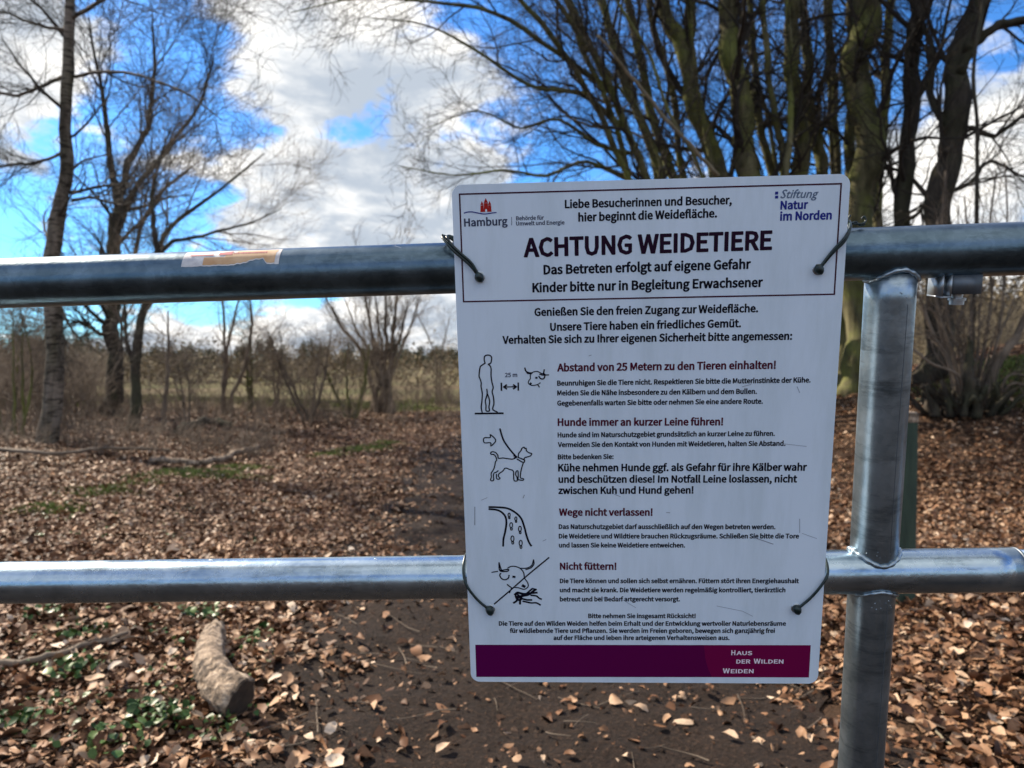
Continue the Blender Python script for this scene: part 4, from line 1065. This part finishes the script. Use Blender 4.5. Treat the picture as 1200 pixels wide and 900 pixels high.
# behind it: dark oak with a round crown
bo = ground_spot(132, 492, 16.8)
P_OAK = [(12, 2.4, .25, .66, 8, .05, .15, .009), (9, 1.4, .35, .7, 7, .03, .17, .0058), (6, .7, .4, .75, 5, .01, .17, .0044)]
make_tree('oak_tree', 'dark round-crowned bare tree behind the birch, with the straight thick trunk', 'tree',
    [([tuple(bo), *S3([(132, 470), (133, 400), (134, 340), (136, 270), (138, 232)], 16.8)], [W(w, 16.8) for w in (24, 19, 17, 15, 14, 12)]),
     (S3([(138, 235), (128, 180), (122, 120), (110, 60), (104, 20)], 16.8, 16.2), [W(w, 16.8) for w in (9, 7, 5, 3, 1.5)]),
     (S3([(138, 235), (150, 195), (172, 150), (180, 100), (180, 50), (178, 10)], 16.8, 17.6), [W(w, 16.8) for w in (9, 8, 6, 5, 3, 1.5)]),
     (S3([(136, 270), (160, 220), (200, 170), (235, 120), (250, 70)], 16.8, 16.0), [W(w, 16.8) for w in (8, 6, 4.5, 3, 1.5)]),
     (S3([(134, 355), (150, 330), (160, 290), (172, 250), (200, 215), (225, 195)], 16.8, 17.5), [W(w, 16.8) for w in (8, 6, 5, 4, 3, 1.5)]),
     (S3([(133, 396), (112, 388), (95, 378), (76, 380)], 16.8, 16.3), [W(w, 16.8) for w in (6, 5, 4, 2)])],
    M_bark_dark, M_twig, P_OAK, 22, 'bare trees at the left', .30)
bp = ground_spot(160, 524, 13.0)
make_tree('oak_tree', 'slimmer greenish trunk leaning right of the thick dark one, crown reaching far right', 'tree',
    [([tuple(bp), *S3([(158, 490), (157, 440), (165, 390), (175, 340), (184, 300), (200, 268), (240, 235), (285, 200), (310, 180)], 13.0, 14.5)], [W(w, 13) for w in (16, 13, 11, 10, 9, 7, 6, 4, 2.5, 1.5)]),
     (S3([(158, 430), (148, 400), (147, 370), (142, 330)], 13.2, 13.6), [W(w, 13) for w in (6, 5, 4, 2)]),
     (S3([(186, 298), (200, 285), (240, 275), (290, 262), (330, 245)], 13.4, 14.6), [W(w, 13) for w in (6, 5, 4, 2.5, 1.2)]),
     (S3([(184, 300), (180, 262), (178, 230), (186, 190), (200, 150)], 13.4, 14), [W(w, 13) for w in (7, 6, 5, 3, 1.5)])],
    M_bark_dark, M_twig_brown, [(11, 1.7, .2, .65, 7, .05, .14, .004), (9, .95, .3, .65, 6, .03, .15, .003), (7, .5, .4, .7, 4, .02, .15, .0022)], 23, 'bare trees at the left', .35)

# bare saplings and bushes along the meadow edge
SAP = [('sapling', 'crooked dark sapling just left of the birch trunk', 28, 500, 12, 340, 5, 3, .0),
       ('sapling', 'dark knobbly sapling with a short stubby top, right of the leaning oak', 190, 514, 13.5, 372, 8, 1, .1),
       ('sapling', 'bushy many-branched sapling left of the middle of the gap under the top rail', 262, 498, 17, 330, 7, 3, .25),
       ('sapling', 'low dark twiggy sapling right of the bushy one', 294, 500, 17.5, 395, 7, 2, .1),
       ('sapling', 'short forked sapling standing in front of the green field', 325, 492, 19, 405, 5, 2, .1),
       ('bare_bush', 'dense brown bush of crossing stems below the middle of the left gap', 362, 498, 16.5, 392, 6, 4, .35),
       ('bare_bush', 'dark compact bush with a leaning stem, left of the willow', 412, 492, 17.5, 392, 6, 4, .3),
       ('sapling', 'tiny upright sapling between the leaning oak and the knobbly one', 222, 508, 15, 420, 4, 2, .1),
       ('sapling', 'thin upright sapling near the right edge of the left gap beside the notice board', 516, 478, 22, 352, 4, 2, .15),
       ('sapling', 'slim sapling at the far left edge with a forked top', 4, 505, 12.5, 370, 5, 2, .1)]
for q, (nm, lb, x, y, dd, ytop, w, ns, spread) in enumerate(SAP):
    rng = np.random.default_rng(100 + q); base = ground_spot(x, y, dd); Hh = (y - ytop) / 870 * dd
    stems = []
    for k_ in range(ns):
        a = rng.random() * 6.28; lean = spread * (.4 + rng.random())
        b_ = base + np.array((math.cos(a), math.sin(a), 0)) * .12 * (k_ > 0)
        top = b_ + np.array((math.cos(a) * lean * Hh, math.sin(a) * lean * Hh * .6, Hh * (.8 + .25 * rng.random())))
        mid = (b_ + top) / 2 + rng.normal(size=3) * .035 * Hh * np.array((1, 1, .2))
        stems.append(([tuple(b_), tuple(mid), tuple(top)], [W(w * .72, dd), W(w * .5, dd), W(w * .2, dd)]))
    make_tree(nm, lb, 'young tree' if nm == 'sapling' else 'bush', stems, M_bark if q % 3 == 0 else M_twig_brown, M_twig_brown,
              [(10, .9, .3, .75, 6, .06, .18, .0040), (8, .5, .3, .8, 5, .03, .2, .0030), (4, .3, .3, .8, 3, 0, .15, .0024)], 200 + q, 'bare young growth along the meadow edge', .22)
bw = ground_spot(452, 482, 19)
rng = np.random.default_rng(5)
stems = []
for k_, (tx, ty, w) in enumerate(((380, 345, 5), (405, 352, 4), (428, 350, 4), (440, 345, 4), (452, 340, 5), (466, 346, 4), (478, 352, 4), (492, 345, 3), (420, 300, 4), (470, 290, 4))):
    mid = spot(452 + (tx - 452) * .35, 420, 19); stems.append(([tuple(bw + rng.normal(size=3) * (.2, .2, 0)), tuple(mid), *[tuple(spot(452 + (tx - 452) * f, 482 + (ty - 482) * f, 19 + rng.normal() * .3)) for f in (.75, 1.0)]], [W(w * 1.3, 19), W(w, 19), W(w * .7, 19), W(w * .3, 19)]))
make_tree('willow_bush', 'fan-shaped willow with many pale upright rods beside the notice board', 'bush', stems, M_twig_brown, M_twig_brown,
          [(7, 1.1, .3, .4, 6, .06, .1, .005), (6, .6, .3, .5, 5, .03, .13, .004), (4, .3, .3, .5, 3, 0, .1, .0035)], 31, None, .25)

# distant masses: thickets, scrub and the far woods
def thicket(name, label, x0, x1, dn, df, ytop, n, mat, seed, r=.008, kind='stuff'):
    rng = np.random.default_rng(seed); out = []
    for q in range(n):
        dd = rng.uniform(dn, df); px = rng.uniform(x0, x1); x = (px - 600) / 870 * dd
        b_ = np.array((x, dd, float(H(x, dd)) - .05)); top = spot(px, ytop + rng.uniform(0, 26) + 8 * math.sin(px * .05), dd).z
        hh = max(.4, top - b_[2]) * (.45 + .65 * rng.random())
        P, R = wander(b_, unit(np.array((rng.normal() * .25, rng.normal() * .25, 1))), hh, 6, r * (1 + rng.random()), r * .5, rng, .14)
        out.append((P, R))
        for _ in range(5):
            p, d_ = along(P, .3 + .7 * rng.random()); out.append(wander(p, turn(d_, .7, rng), hh * .4 * rng.random() + .2, 4, r * .7, r * .35, rng, .16))
    g = Geo(); tubes(g, out, 3); o = g.build(name, mat); tag(o, label, 'thicket', None, kind); return o
thicket('thicket', 'brown tangle of bare undergrowth behind the birch at the left edge', -60, 110, 14, 26, 388, 900, M_twig_brown, 1, .007)
thicket('undergrowth', 'low bare scrub along the edge of the meadow', 90, 420, 15, 20, 462, 420, M_twig_brown, 2, .006)
thicket('undergrowth', 'fine grey-brown tangle of twigs veiling the meadow at the left', 60, 560, 14, 27, 418, 1100, M_twig_brown, 14, .0035)
thicket('thicket', 'olive brown thicket rising behind the coppice stool at the right', 1040, 1300, 18, 30, 345, 1300, M_twig_pale, 3, .010)
thicket('undergrowth', 'bare scrub between the willow and the notice board', 440, 640, 21, 30, 452, 300, M_twig_brown, 4, .008)

def tuft_cloud(g, c, sz, n, rng, leaf, rnd):
    P = rng.normal(size=(n, 3)) * np.array(sz) * .5 + np.array(c)
    a = unit_rows(rng.normal(size=(n, 3))); b_ = unit_rows(np.cross(a, rng.normal(size=(n, 3))))
    V = np.stack([P - a * leaf, P + a * leaf, P + b_ * leaf * 1.3], 1).reshape(-1, 3)
    g.add(V, np.arange(n * 3).reshape(-1, 3), np.repeat(np.clip(rnd + rng.normal(size=n) * .2, 0, 1), 3))
def unit_rows(v): return v / (np.linalg.norm(v, axis=1)[:, None] + 1e-12)
rng = np.random.default_rng(9)
g = Geo()
for q in range(330):                               # far evergreens and bare woods on the horizon
    dd = rng.uniform(170, 240); px = rng.uniform(-160, 1400); x = (px - 600) / 870 * dd; z0 = float(H(x, dd))
    hh = (3.6 + 1.8 * rng.random()) * (1.3 if 300 < px < 470 else 1.0) + (3.0 if px < 120 else 0)
    for lv in range(5):
        f = lv / 4; tuft_cloud(g, (x, dd, z0 + hh * (.2 + .75 * f)), (3.6 * (1 - .75 * f), 3.6 * (1 - .75 * f), hh * .28), 90, rng, .30, .35 if rng.random() < .6 else .8)
tag(g.build('far_woodland', M_conifer, smooth=False), 'dark line of distant woods on the horizon', 'woodland', None, 'stuff')
g = Geo()
for q in range(330):                               # tawny hedges and reeds across the fields
    dd = rng.choice((42.0, 60.0, 95.0)) + rng.normal() * 2.5; px = rng.uniform(-100, 1300); x = (px - 600) / 870 * dd; z0 = float(H(x, dd))
    if 480 < px < 560 and rng.random() < .5: continue
    tuft_cloud(g, (x, dd, z0 + .7), (3.2, 2.0, 1.0 + .8 * rng.random()), 150, rng, .12, .5 + .3 * rng.normal())
tag(g.build('field_hedges', M_scrub, smooth=False), 'tawny hedges and reed beds across the far fields', 'hedge', None, 'stuff')
g = Geo()
for q in range(240):
    dd = rng.uniform(32, 48); px = rng.uniform(1060, 1420); x = (px - 600) / 870 * dd; z0 = float(H(x, dd))
    tuft_cloud(g, (x, dd, z0 + 1.2 + 1.2 * rng.random()), (3.0, 3.0, 2.2), 160, rng, .13, .45 + .25 * rng.normal())
tag(g.build('scrub_slope', M_scrub, smooth=False), 'blurred olive scrub on the slope behind the right-hand trees', 'scrub', None, 'stuff')

# ------------------------------------------------------------------ leaf litter
_jr = np.random.default_rng(321)
def leaf_arrays(pos, yaw, L, Wd, tilt, roll, curl, bend, rnd, fine=True):
    n = len(pos)
    st = np.array([.0, .28, .6, .86, 1.0]) if fine else np.array([0, .5, 1.0])
    pr = np.array([.0, .85, 1.0, .5, .0]) if fine else np.array([0, 1.0, 0])
    V = []
    for q, (t, w) in enumerate(zip(st, pr)):
        z = bend * np.sin(t * math.pi) * L
        cols = [(-1, 1), (0, 0), (1, 1)] if 0 < w else [(0, 0)]
        for sx_, cz in cols:
            V.append(np.stack([sx_ * w * Wd, (t - .5) * L, z + cz * curl * w * Wd], -1))
    V = np.stack(V, 1)
    if fine:
        T = [(0, 1, 2), (0, 2, 3), (1, 4, 5), (1, 5, 2), (2, 5, 6), (2, 6, 3), (4, 7, 8), (4, 8, 5), (5, 8, 9), (5, 9, 6), (7, 10, 8), (8, 10, 9)]
    else: T = [(0, 1, 2), (0, 2, 3), (1, 4, 2), (2, 4, 3)]
    if fine: V = V + _jr.normal(size=V.shape) * (L * .035)[:, None, None] * np.array((1.3, 1.0, .8))
    ct, s_t = np.cos(tilt), np.sin(tilt); cr, sr = np.cos(roll), np.sin(roll); cy_, sy_ = np.cos(yaw), np.sin(yaw)
    x, y, z = V[..., 0], V[..., 1], V[..., 2]
    x, z = x * cr[:, None] + z * sr[:, None], -x * sr[:, None] + z * cr[:, None]
    y, z = y * ct[:, None] - z * s_t[:, None], y * s_t[:, None] + z * ct[:, None]
    x, y = x * cy_[:, None] - y * sy_[:, None], x * sy_[:, None] + y * cy_[:, None]
    V = np.stack([x, y, z], -1) + pos[:, None]
    k = V.shape[1]; F = (np.arange(n) * k)[:, None, None] + np.array(T)[None]
    return V.reshape(-1, 3), F.reshape(-1, 3), np.repeat(rnd, k)

def litter_keep(x, y, rng):
    """how likely a leaf lies here: thin on the trodden path"""
    w = path_half(y) * (1 + .22 * np.sin(y * 2.3 + 1) + .15 * np.sin(y * 6.1 + x * 3))
    q = np.abs(x - path_mid(y)) / w
    q = q + .22 * np.sin(x * 11 + 2 * np.sin(y * 7)) * np.sin(y * 9 + 1.7 * np.sin(x * 8)) + rng.normal(size=len(x)) * .10
    onp = 1 - sst(q, .62, 1.42)
    fade = 1 - .70 * sst(y, 7.5, 12.0)
    return 1 - onp * .955 * fade
def scatter(n, ylo, yhi, seed, size, fine, keep=True, lift=.0):
    rng = np.random.default_rng(seed)
    y = np.sqrt(rng.uniform(ylo ** 2, yhi ** 2, n)); x = rng.uniform(-.80, .86, n) * y + rng.normal(size=n) * .1
    k = rng.random(n) < (litter_keep(x, y, rng) if keep else 1)
    patch = .5 + .5 * np.sin(x * 1.9 + 1.1 * np.sin(y * 1.3)) * np.sin(y * 2.1 + x)
    k &= rng.random(n) < .55 + .45 * patch
    x, y = x[k], y[k]; n = len(x)
    L = size * np.clip(rng.lognormal(0, .30, n), .45, 1.9); Wd = L * rng.uniform(.20, .34, n)
    z = H(x, y) + rng.random(n) ** 1.5 * .030 + .006 + lift
    tilt = rng.normal(size=n) * .36; roll = rng.normal(size=n) * .46
    curl = rng.normal(size=n) * .5 + .2; bend = rng.normal(size=n) * .14
    tone = .48 + .20 * np.sin(x * 1.1 + y * .7) * .4
    rnd = np.clip(np.where(rng.random(n) < .38, rng.beta(1.5, 5, n), rng.beta(2.6, 2.4, n)) + (tone - .48) * .5, 0, 1)
    return leaf_arrays(np.stack([x, y, z], -1), rng.uniform(0, 6.283, n), L, Wd, tilt, roll, curl, bend, rnd, fine)
g = Geo()
for args in ((40000, 1.9, 5.2, 1, .040, True), (14000, 1.9, 5.2, 8, .055, True), (46000, 5.2, 8.0, 2, .043, True), (62000, 8.0, 13.0, 9, .052, False), (56000, 13.0, 21.5, 3, .066, False), (16000, 1.9, 6.0, 4, .026, True)):
    V, F, R_ = scatter(*args); g.add(V, F, R_)
V, F, R_ = scatter(15000, 1.9, 7.0, 6, .017, True, False, -.004); g.add(V, F, R_ * .7)
V, F, R_ = scatter(1500, 1.9, 8.0, 7, .040, True, False, -.002); g.add(V, F, R_ * .62)
litter = g.build('leaf_litter', M_leaf, smooth=True)
litter.parent = ground; litter['kind'] = 'stuff'

# the leaves that lie nearest, each its own piece
rng = np.random.default_rng(44)
leaf_meshes = []
for q in range(14):
    one = lambda v: np.array([v], float)
    L = .055 * (.65 + .8 * rng.random())
    V, F, _ = leaf_arrays(np.zeros((1, 3)), one(0), one(L), one(L * rng.uniform(.24, .36)), one(0), one(0), one(rng.uniform(-.2, .7)), one(rng.uniform(-.12, .18)), one(0))
    o = mesh_obj('leaf', V, F, M_leaf_obj); leaf_meshes.append(o.data); bpy.data.objects.remove(o)
cnt = 0
while cnt < 290:
    y = rng.uniform(2.35, 3.9); x = rng.uniform(-.70, .72) * y
    inpath = abs(x - path_mid(y)) < path_half(y) * 1.05
    if inpath and rng.random() > .05: continue
    pxx = x / y * 870 + 600
    if 555 < pxx < 950 and y > 2.9: continue
    o = bpy.data.objects.new('leaf', leaf_meshes[cnt % 14]); COL.objects.link(o); o.parent = ground
    o.location = (x, y, float(H(x, y)) + .030 + .012 * rng.random())
    o.rotation_euler = (rng.normal() * .3, rng.normal() * .3, rng.uniform(0, 6.283)); cnt += 1

# small sticks and crumbs on the floor
g = Geo(); rng = np.random.default_rng(12); out = []
for q in range(900):
    y = math.sqrt(rng.uniform(4, 81)); x = rng.uniform(-.78, .8) * y
    a = rng.uniform(0, 6.283); L = rng.uniform(.05, .30)
    P, R = wander((x, y, float(H(x, y)) + .022), (math.cos(a), math.sin(a), rng.normal() * .05), L, 5, rng.uniform(.0015, .004), .001, rng, .12)
    P[:, 2] = H(P[:, 0], P[:, 1]) + .02 + .02 * rng.random(); out.append((P, R))
tubes(g, out, 4); o = g.build('twig_litter', M_twig_brown); o.parent = ground; o['kind'] = 'stuff'
g = Geo(); rng = np.random.default_rng(13)         # clods and crumbs of the path
n = 11000; y = np.sqrt(rng.uniform(3.6, 60, n)); x = path_mid(y) + rng.normal(size=n) * path_half(y) * .8
s = rng.lognormal(-4.9, .5, n)
oc = np.array([(1, 0, 0), (-1, 0, 0), (0, 1, 0), (0, -1, 0), (0, 0, 1), (0, 0, -1)], float)
OF = np.array([(0, 2, 4), (2, 1, 4), (1, 3, 4), (3, 0, 4), (2, 0, 5), (1, 2, 5), (3, 1, 5), (0, 3, 5)])
V = (oc[None] * s[:, None, None] * rng.uniform(.5, 1.3, (n, 6, 1))) + np.stack([x, y, H(x, y) + .008], -1)[:, None]
g.add(V.reshape(-1, 3), ((np.arange(n) * 6)[:, None, None] + OF[None]).reshape(-1, 3))
o = g.build('soil_crumbs', M_path); o.parent = path; o['kind'] = 'stuff'

# grass and moss patches, herbs
def blades(name, label, spots, mat, hh, dens, seed):
    rng = np.random.default_rng(seed); g = Geo()
    for (px, py, d_, rx, ry) in spots:
        c = spot(px, py, d_); n = int(dens * rx * ry * 3.1)
        a = rng.uniform(0, 6.283, n); r_ = np.sqrt(rng.random(n)) * (1 + .25 * np.sin(a * 3 + px)); x = c.x + rx * r_ * np.cos(a); y = c.y + ry * r_ * np.sin(a)
        z = H(x, y) + .005; h_ = hh * rng.uniform(.4, 1.2, n) * (1.25 - .6 * r_); b_ = rng.uniform(0, 6.283, n); w = .004 + h_ * .05
        ex, ey = np.cos(b_) * w, np.sin(b_) * w; lx, ly = rng.normal(size=n) * h_ * .5, rng.normal(size=n) * h_ * .5
        V = np.stack([np.stack([x - ex, y - ey, z], -1), np.stack([x + ex, y + ey, z], -1), np.stack([x + lx * .4 + ex * .6, y + ly * .4 + ey * .6, z + h_ * .7], -1), np.stack([x + lx, y + ly, z + h_], -1)], 1)
        F = (np.arange(n) * 4)[:, None, None] + np.array([(0, 1, 2), (0, 2, 3)])[None]
        g.add(V.reshape(-1, 3), F.reshape(-1, 3), np.repeat(rng.random(n), 4))
    o = g.build(name, mat); tag(o, label, 'grass', None, 'stuff'); return o
def GP(px, py): return EYE * 870 / (py - 425)
blades('grass_patch', 'mossy green patches among the fallen leaves left of the path', [(115, 582, GP(0, 582), .42, .35), (235, 560, GP(0, 560), .75, .45), (160, 572, GP(0, 572), .3, .2), (60, 605, GP(0, 605), .35, .3), (285, 548, GP(0, 548), .4, .3)], M_grass, .045, 2500, 1)
blades('grass_patch', 'bright moss strip at the far end of the leaf carpet', [(385, 536, GP(0, 536), .28, .3), (425, 529, GP(0, 529), .5, .35), (455, 524, GP(0, 524), .3, .25)], M_grass, .05, 2600, 2)
blades('grass_bank', 'mossy mound at the right edge behind the coppice stool', [(1195, 452, 10.3, 1.3, .8)], M_grass, .05, 2200, 3)
blades('meadow_grass', 'winter grass along the near edge of the meadow', [(x, 470, 20.5 + (x % 7) * .5, 1.8, 1.2) for x in range(-40, 640, 55)], M_grass, .16, 260, 4)
herb_spots = [(185, 868, 34), (82, 812, 22), (232, 738, 26), (300, 760, 10), (20, 880, 18), (140, 900, 14), (45, 742, 12), (100, 770, 14), (215, 845, 12), (160, 735, 10), (30, 700, 8), (290, 720, 8), (1020, 760, 4), (12, 835, 12)]
for q, (px, py, n) in enumerate(herb_spots[:8]):
    rng = np.random.default_rng(300 + q); d_ = GP(0, py); c = spot(px, py, d_); n = n * 2
    a = rng.uniform(0, 6.283, n); r_ = np.sqrt(rng.random(n)) * .10; pos = np.stack([c.x + r_ * np.cos(a), c.y + r_ * np.sin(a), np.zeros(n)], -1)
    pos[:, 2] = H(pos[:, 0], pos[:, 1]) + .03 + rng.random(n) * .04
    L = .035 * rng.uniform(.7, 1.4, n)
    V, F, R_ = leaf_arrays(pos, rng.uniform(0, 6.283, n), L, L * .36, rng.normal(size=n) * .5, rng.normal(size=n) * .5, np.full(n, .2), np.full(n, .05), rng.random(n))
    g = Geo(); g.add(V, F, R_); o = g.build('herb_clump', M_ivy)
    tag(o, ['largest tuft of dark green ivy leaves in the lower left corner', 'small green ivy tuft at the left edge below the dark stick', 'green herb tuft just above the cut log',
            'tiny green herb right of the cut log', 'green ivy tuft cut by the lower left corner of the view', 'green sprig at the bottom edge left of the large ivy tuft',
            'green sprig under the lower rail at the far left', 'green sprig between the dark stick and the lower rail'][q], 'plant', 'green herbs among the leaves', 'stuff')

g = Geo(); rng = np.random.default_rng(91); n = 480   # small seedlings spread through the litter on the left
px_ = rng.uniform(-10, 310, n); py2 = np.where(rng.random(n) < .7, rng.uniform(712, 905, n), rng.uniform(585, 640, n)); d_ = EYE * 870 / (py2 - 425)
cl = rng.integers(0, n // 5, n); x = (px_[cl] - 600) / 870 * d_[cl] + rng.normal(size=n) * .025; y = d_[cl] + rng.normal(size=n) * .03
L = .018 * rng.uniform(.6, 1.7, n)
V, F, R_ = leaf_arrays(np.stack([x, y, H(x, y) + .03 + .03 * rng.random(n)], -1), rng.uniform(0, 6.283, n), L, L * .38, rng.normal(size=n) * .5, rng.normal(size=n) * .5, np.full(n, .2), np.full(n, .05), rng.random(n))
g.add(V, F, R_); tag(g.build('seedlings', M_ivy), 'small green seedlings scattered through the leaf litter at lower left', 'seedlings', None, 'stuff')

# ------------------------------------------------------------------ log, sticks, post
lp = [(-1.36, 3.36), (-1.25, 3.04), (-1.13, 2.80), (-.985, 2.64)]
lr = [.050, .056, .062, .074]
z_ = [float(H(x, y)) + r_ * .80 for (x, y), r_ in zip(lp, lr)]
LP = [(x, y, z + .02) for (x, y), z in zip(lp, z_)]
log = empty('fallen_log', LP[1]); tag(log, 'short bent weathered log with a sawn end in painted shade lying among the leaves', 'log')
M_ = Matrix.Translation(-Vector(LP[1])); rng = np.random.default_rng(8)
Q, Rr = knobby(LP, lr, rng, 36, .22)
g = Geo(); tube(g, Q, Rr, 26)
v = g.v[0]; ctr = np.repeat(Q, 26, axis=0); dirv = v - ctr
ang = np.tile(np.arange(26), len(Q)) * 2 * math.pi / 26
g.v[0] = ctr + dirv * (1 + .07 * np.sin(ang * 3 + 1) + .05 * np.sin(ang * 7 + .3 * np.sin(np.repeat(np.arange(len(Q)), 26) * .15)) + .04 * np.sin(ang * 11 + np.repeat(np.arange(len(Q)), 26) * .25) + .03 * rng.normal(size=len(v)))[:, None]
rim = g.v[0][-26:].copy(); rim0 = g.v[0][:26].copy()
g.build('bark', M_deadwood, log, M=M_)
def cut_face(name, rim, out, mat, mat_in):
    c = rim.mean(0); g = Geo(); k = len(rim)
    rings = [c + (rim - c) * f + out * h_ for f, h_ in ((1.0, 0), (.96, .004), (.9, .005))]
    g.add(np.concatenate(rings), [(q * k + i, q * k + (i + 1) % k, (q + 1) * k + (i + 1) % k, (q + 1) * k + i) for q in range(2) for i in range(k)]); g.build(name + '_rim', mat, log, M=M_)
    g = Geo(); rings = [c + (rim - c) * f + out * h_ for f, h_ in ((.9, .005), (.7, .004), (.45, .0055), (.2, .004))]
    V = np.concatenate(rings + [c[None] + out * .004]); n0 = 3 * k
    g.add(V, [(q * k + i, q * k + (i + 1) % k, (q + 1) * k + (i + 1) % k, (q + 1) * k + i) for q in range(3) for i in range(k)])
    g.f.setdefault(3, []).append(np.array([(n0 + i, n0 + (i + 1) % k, 4 * k) for i in range(k)])); g.build(name, mat_in, log, M=M_)
cut_face('cut_end', rim, unit(Q[-1] - Q[-2]), M_deadwood, M_cut)
cut_face('cut_end', rim0, unit(Q[0] - Q[1]), M_deadwood, M_paleend)

def stick(label, pts, r0, r1, mat, seed, twigs=0, name='fallen_branch'):
    rng = np.random.default_rng(seed); P = [(x, y, float(H(x, y)) + r0 + .018 + dz) for x, y, dz in pts]
    o = empty(name, P[0]); tag(o, label, 'branch'); M_ = Matrix.Translation(-Vector(P[0]))
    Q, R = knobby(P, np.linspace(r0, r1, len(P)), rng, 24); g = Geo(); tube(g, Q, R, 9, True); g.build('stem', mat, o, M=M_)
    for _ in range(twigs):
        p, d_ = along(Q, .3 + .6 * rng.random()); dd = unit(turn(d_, .6, rng) * (1, 1, .2)); g = Geo(); A_, B_ = wander(p, dd, .25, 6, r0 * .35, .0015, rng, .12); tube(g, A_, B_, 5, True); g.build('side_twig', mat, o, M=M_)
    return o
def gp(px, py): p = spot(px, py, GP(px, py)); return (p.x, p.y)
stick('dark thin branch on the leaves at the left edge below the lower rail', [(*gp(-20, 806), 0), (*gp(50, 802), .01), (*gp(95, 788), .0), (*gp(150, 770), .01)], .016, .008, M_twig_brown, 1, 3)
stick('pale bare pole lying on the ground left of the path', [(*gp(175, 548), 0), (*gp(235, 550), .02), (*gp(265, 540), .03), (*gp(300, 531), .05)], .035, .045, M_deadwood, 2, 1)
stick('dark rotten branch in the undergrowth behind the pale pole', [(*gp(205, 516), 0), (*gp(240, 508), .06), (*gp(270, 510), .02)], .07, .05, M_bark_dark, 3, 2)
stick('curved thin twig on the path right of the gate post', [(*gp(1090, 835), 0), (*gp(1098, 860), 0), (*gp(1112, 872), 0), (*gp(1120, 880), 0)], .005, .003, M_twig_pale, 4, 0)
stick('long brushwood branch along the dark strip in front of the birch', [(*gp(-30, 545), .05), (*gp(60, 552), .08), (*gp(130, 538), .04), (*gp(200, 536), .02)], .03, .015, M_twig_brown, 5, 6)
o = thicket('brushwood', 'dark low brushwood around the foot of the birch', -60, 330, 9.8, 13.0, 512, 420, M_twig_brown, 6, .004)

pc = spot(1056, 719, 3.86); pz = float(H(pc.x, pc.y))
tp = empty('timber_post', (pc.x, pc.y, pz)); tag(tp, 'square algae-green timber post standing behind the gate post', 'post')
ht = spot(1056, 482, 3.86).z - pz
g = Geo(); s_ = .050
ring = [(-s_, -s_ + .008), (-s_ + .008, -s_), (s_ - .008, -s_), (s_, -s_ + .008), (s_, s_ - .008), (s_ - .008, s_), (-s_ + .008, s_), (-s_, s_ - .008)]
zs = np.linspace(-.15, ht - .055, 12); V = [(x * (1 + .02 * math.sin(z * 9 + x * 40)), y, z) for z in zs for x, y in ring]
g.add(V, [(q * 8 + i, q * 8 + (i + 1) % 8, (q + 1) * 8 + (i + 1) % 8, (q + 1) * 8 + i) for q in range(11) for i in range(8)]); g.build('shaft', M_greenpost, tp, False)
g = Geo(); V = [(x * f, y * f, z) for f, z in ((1.05, ht - .055), (1.05, ht - .008), (.9, ht)) for x, y in ring]
g.add(V, [(q * 8 + i, q * 8 + (i + 1) % 8, (q + 1) * 8 + (i + 1) % 8, (q + 1) * 8 + i) for q in range(2) for i in range(8)]); g.add(V[16:24], [tuple(range(8))]); g.build('cap', M_deadwood, tp, False)

# cut pale branch caught in the fork above the notice board
cb = S3([(700, 40), (740, 90), (790, 150), (842, 205)], 10.2, 10.8)
o = empty('caught_branch', tuple(cb[0])); tag(o, 'long pale dead branch hanging slantwise among the stems above the notice board', 'branch')
Q, R = knobby(cb, [W(3, 10), W(4, 10), W(5, 10), W(5, 10)], np.random.default_rng(3), 24); g = Geo(); tube(g, Q, R, 8, True); g.build('stem', M_twig_pale, o, M=Matrix.Translation(-Vector(cb[0])))
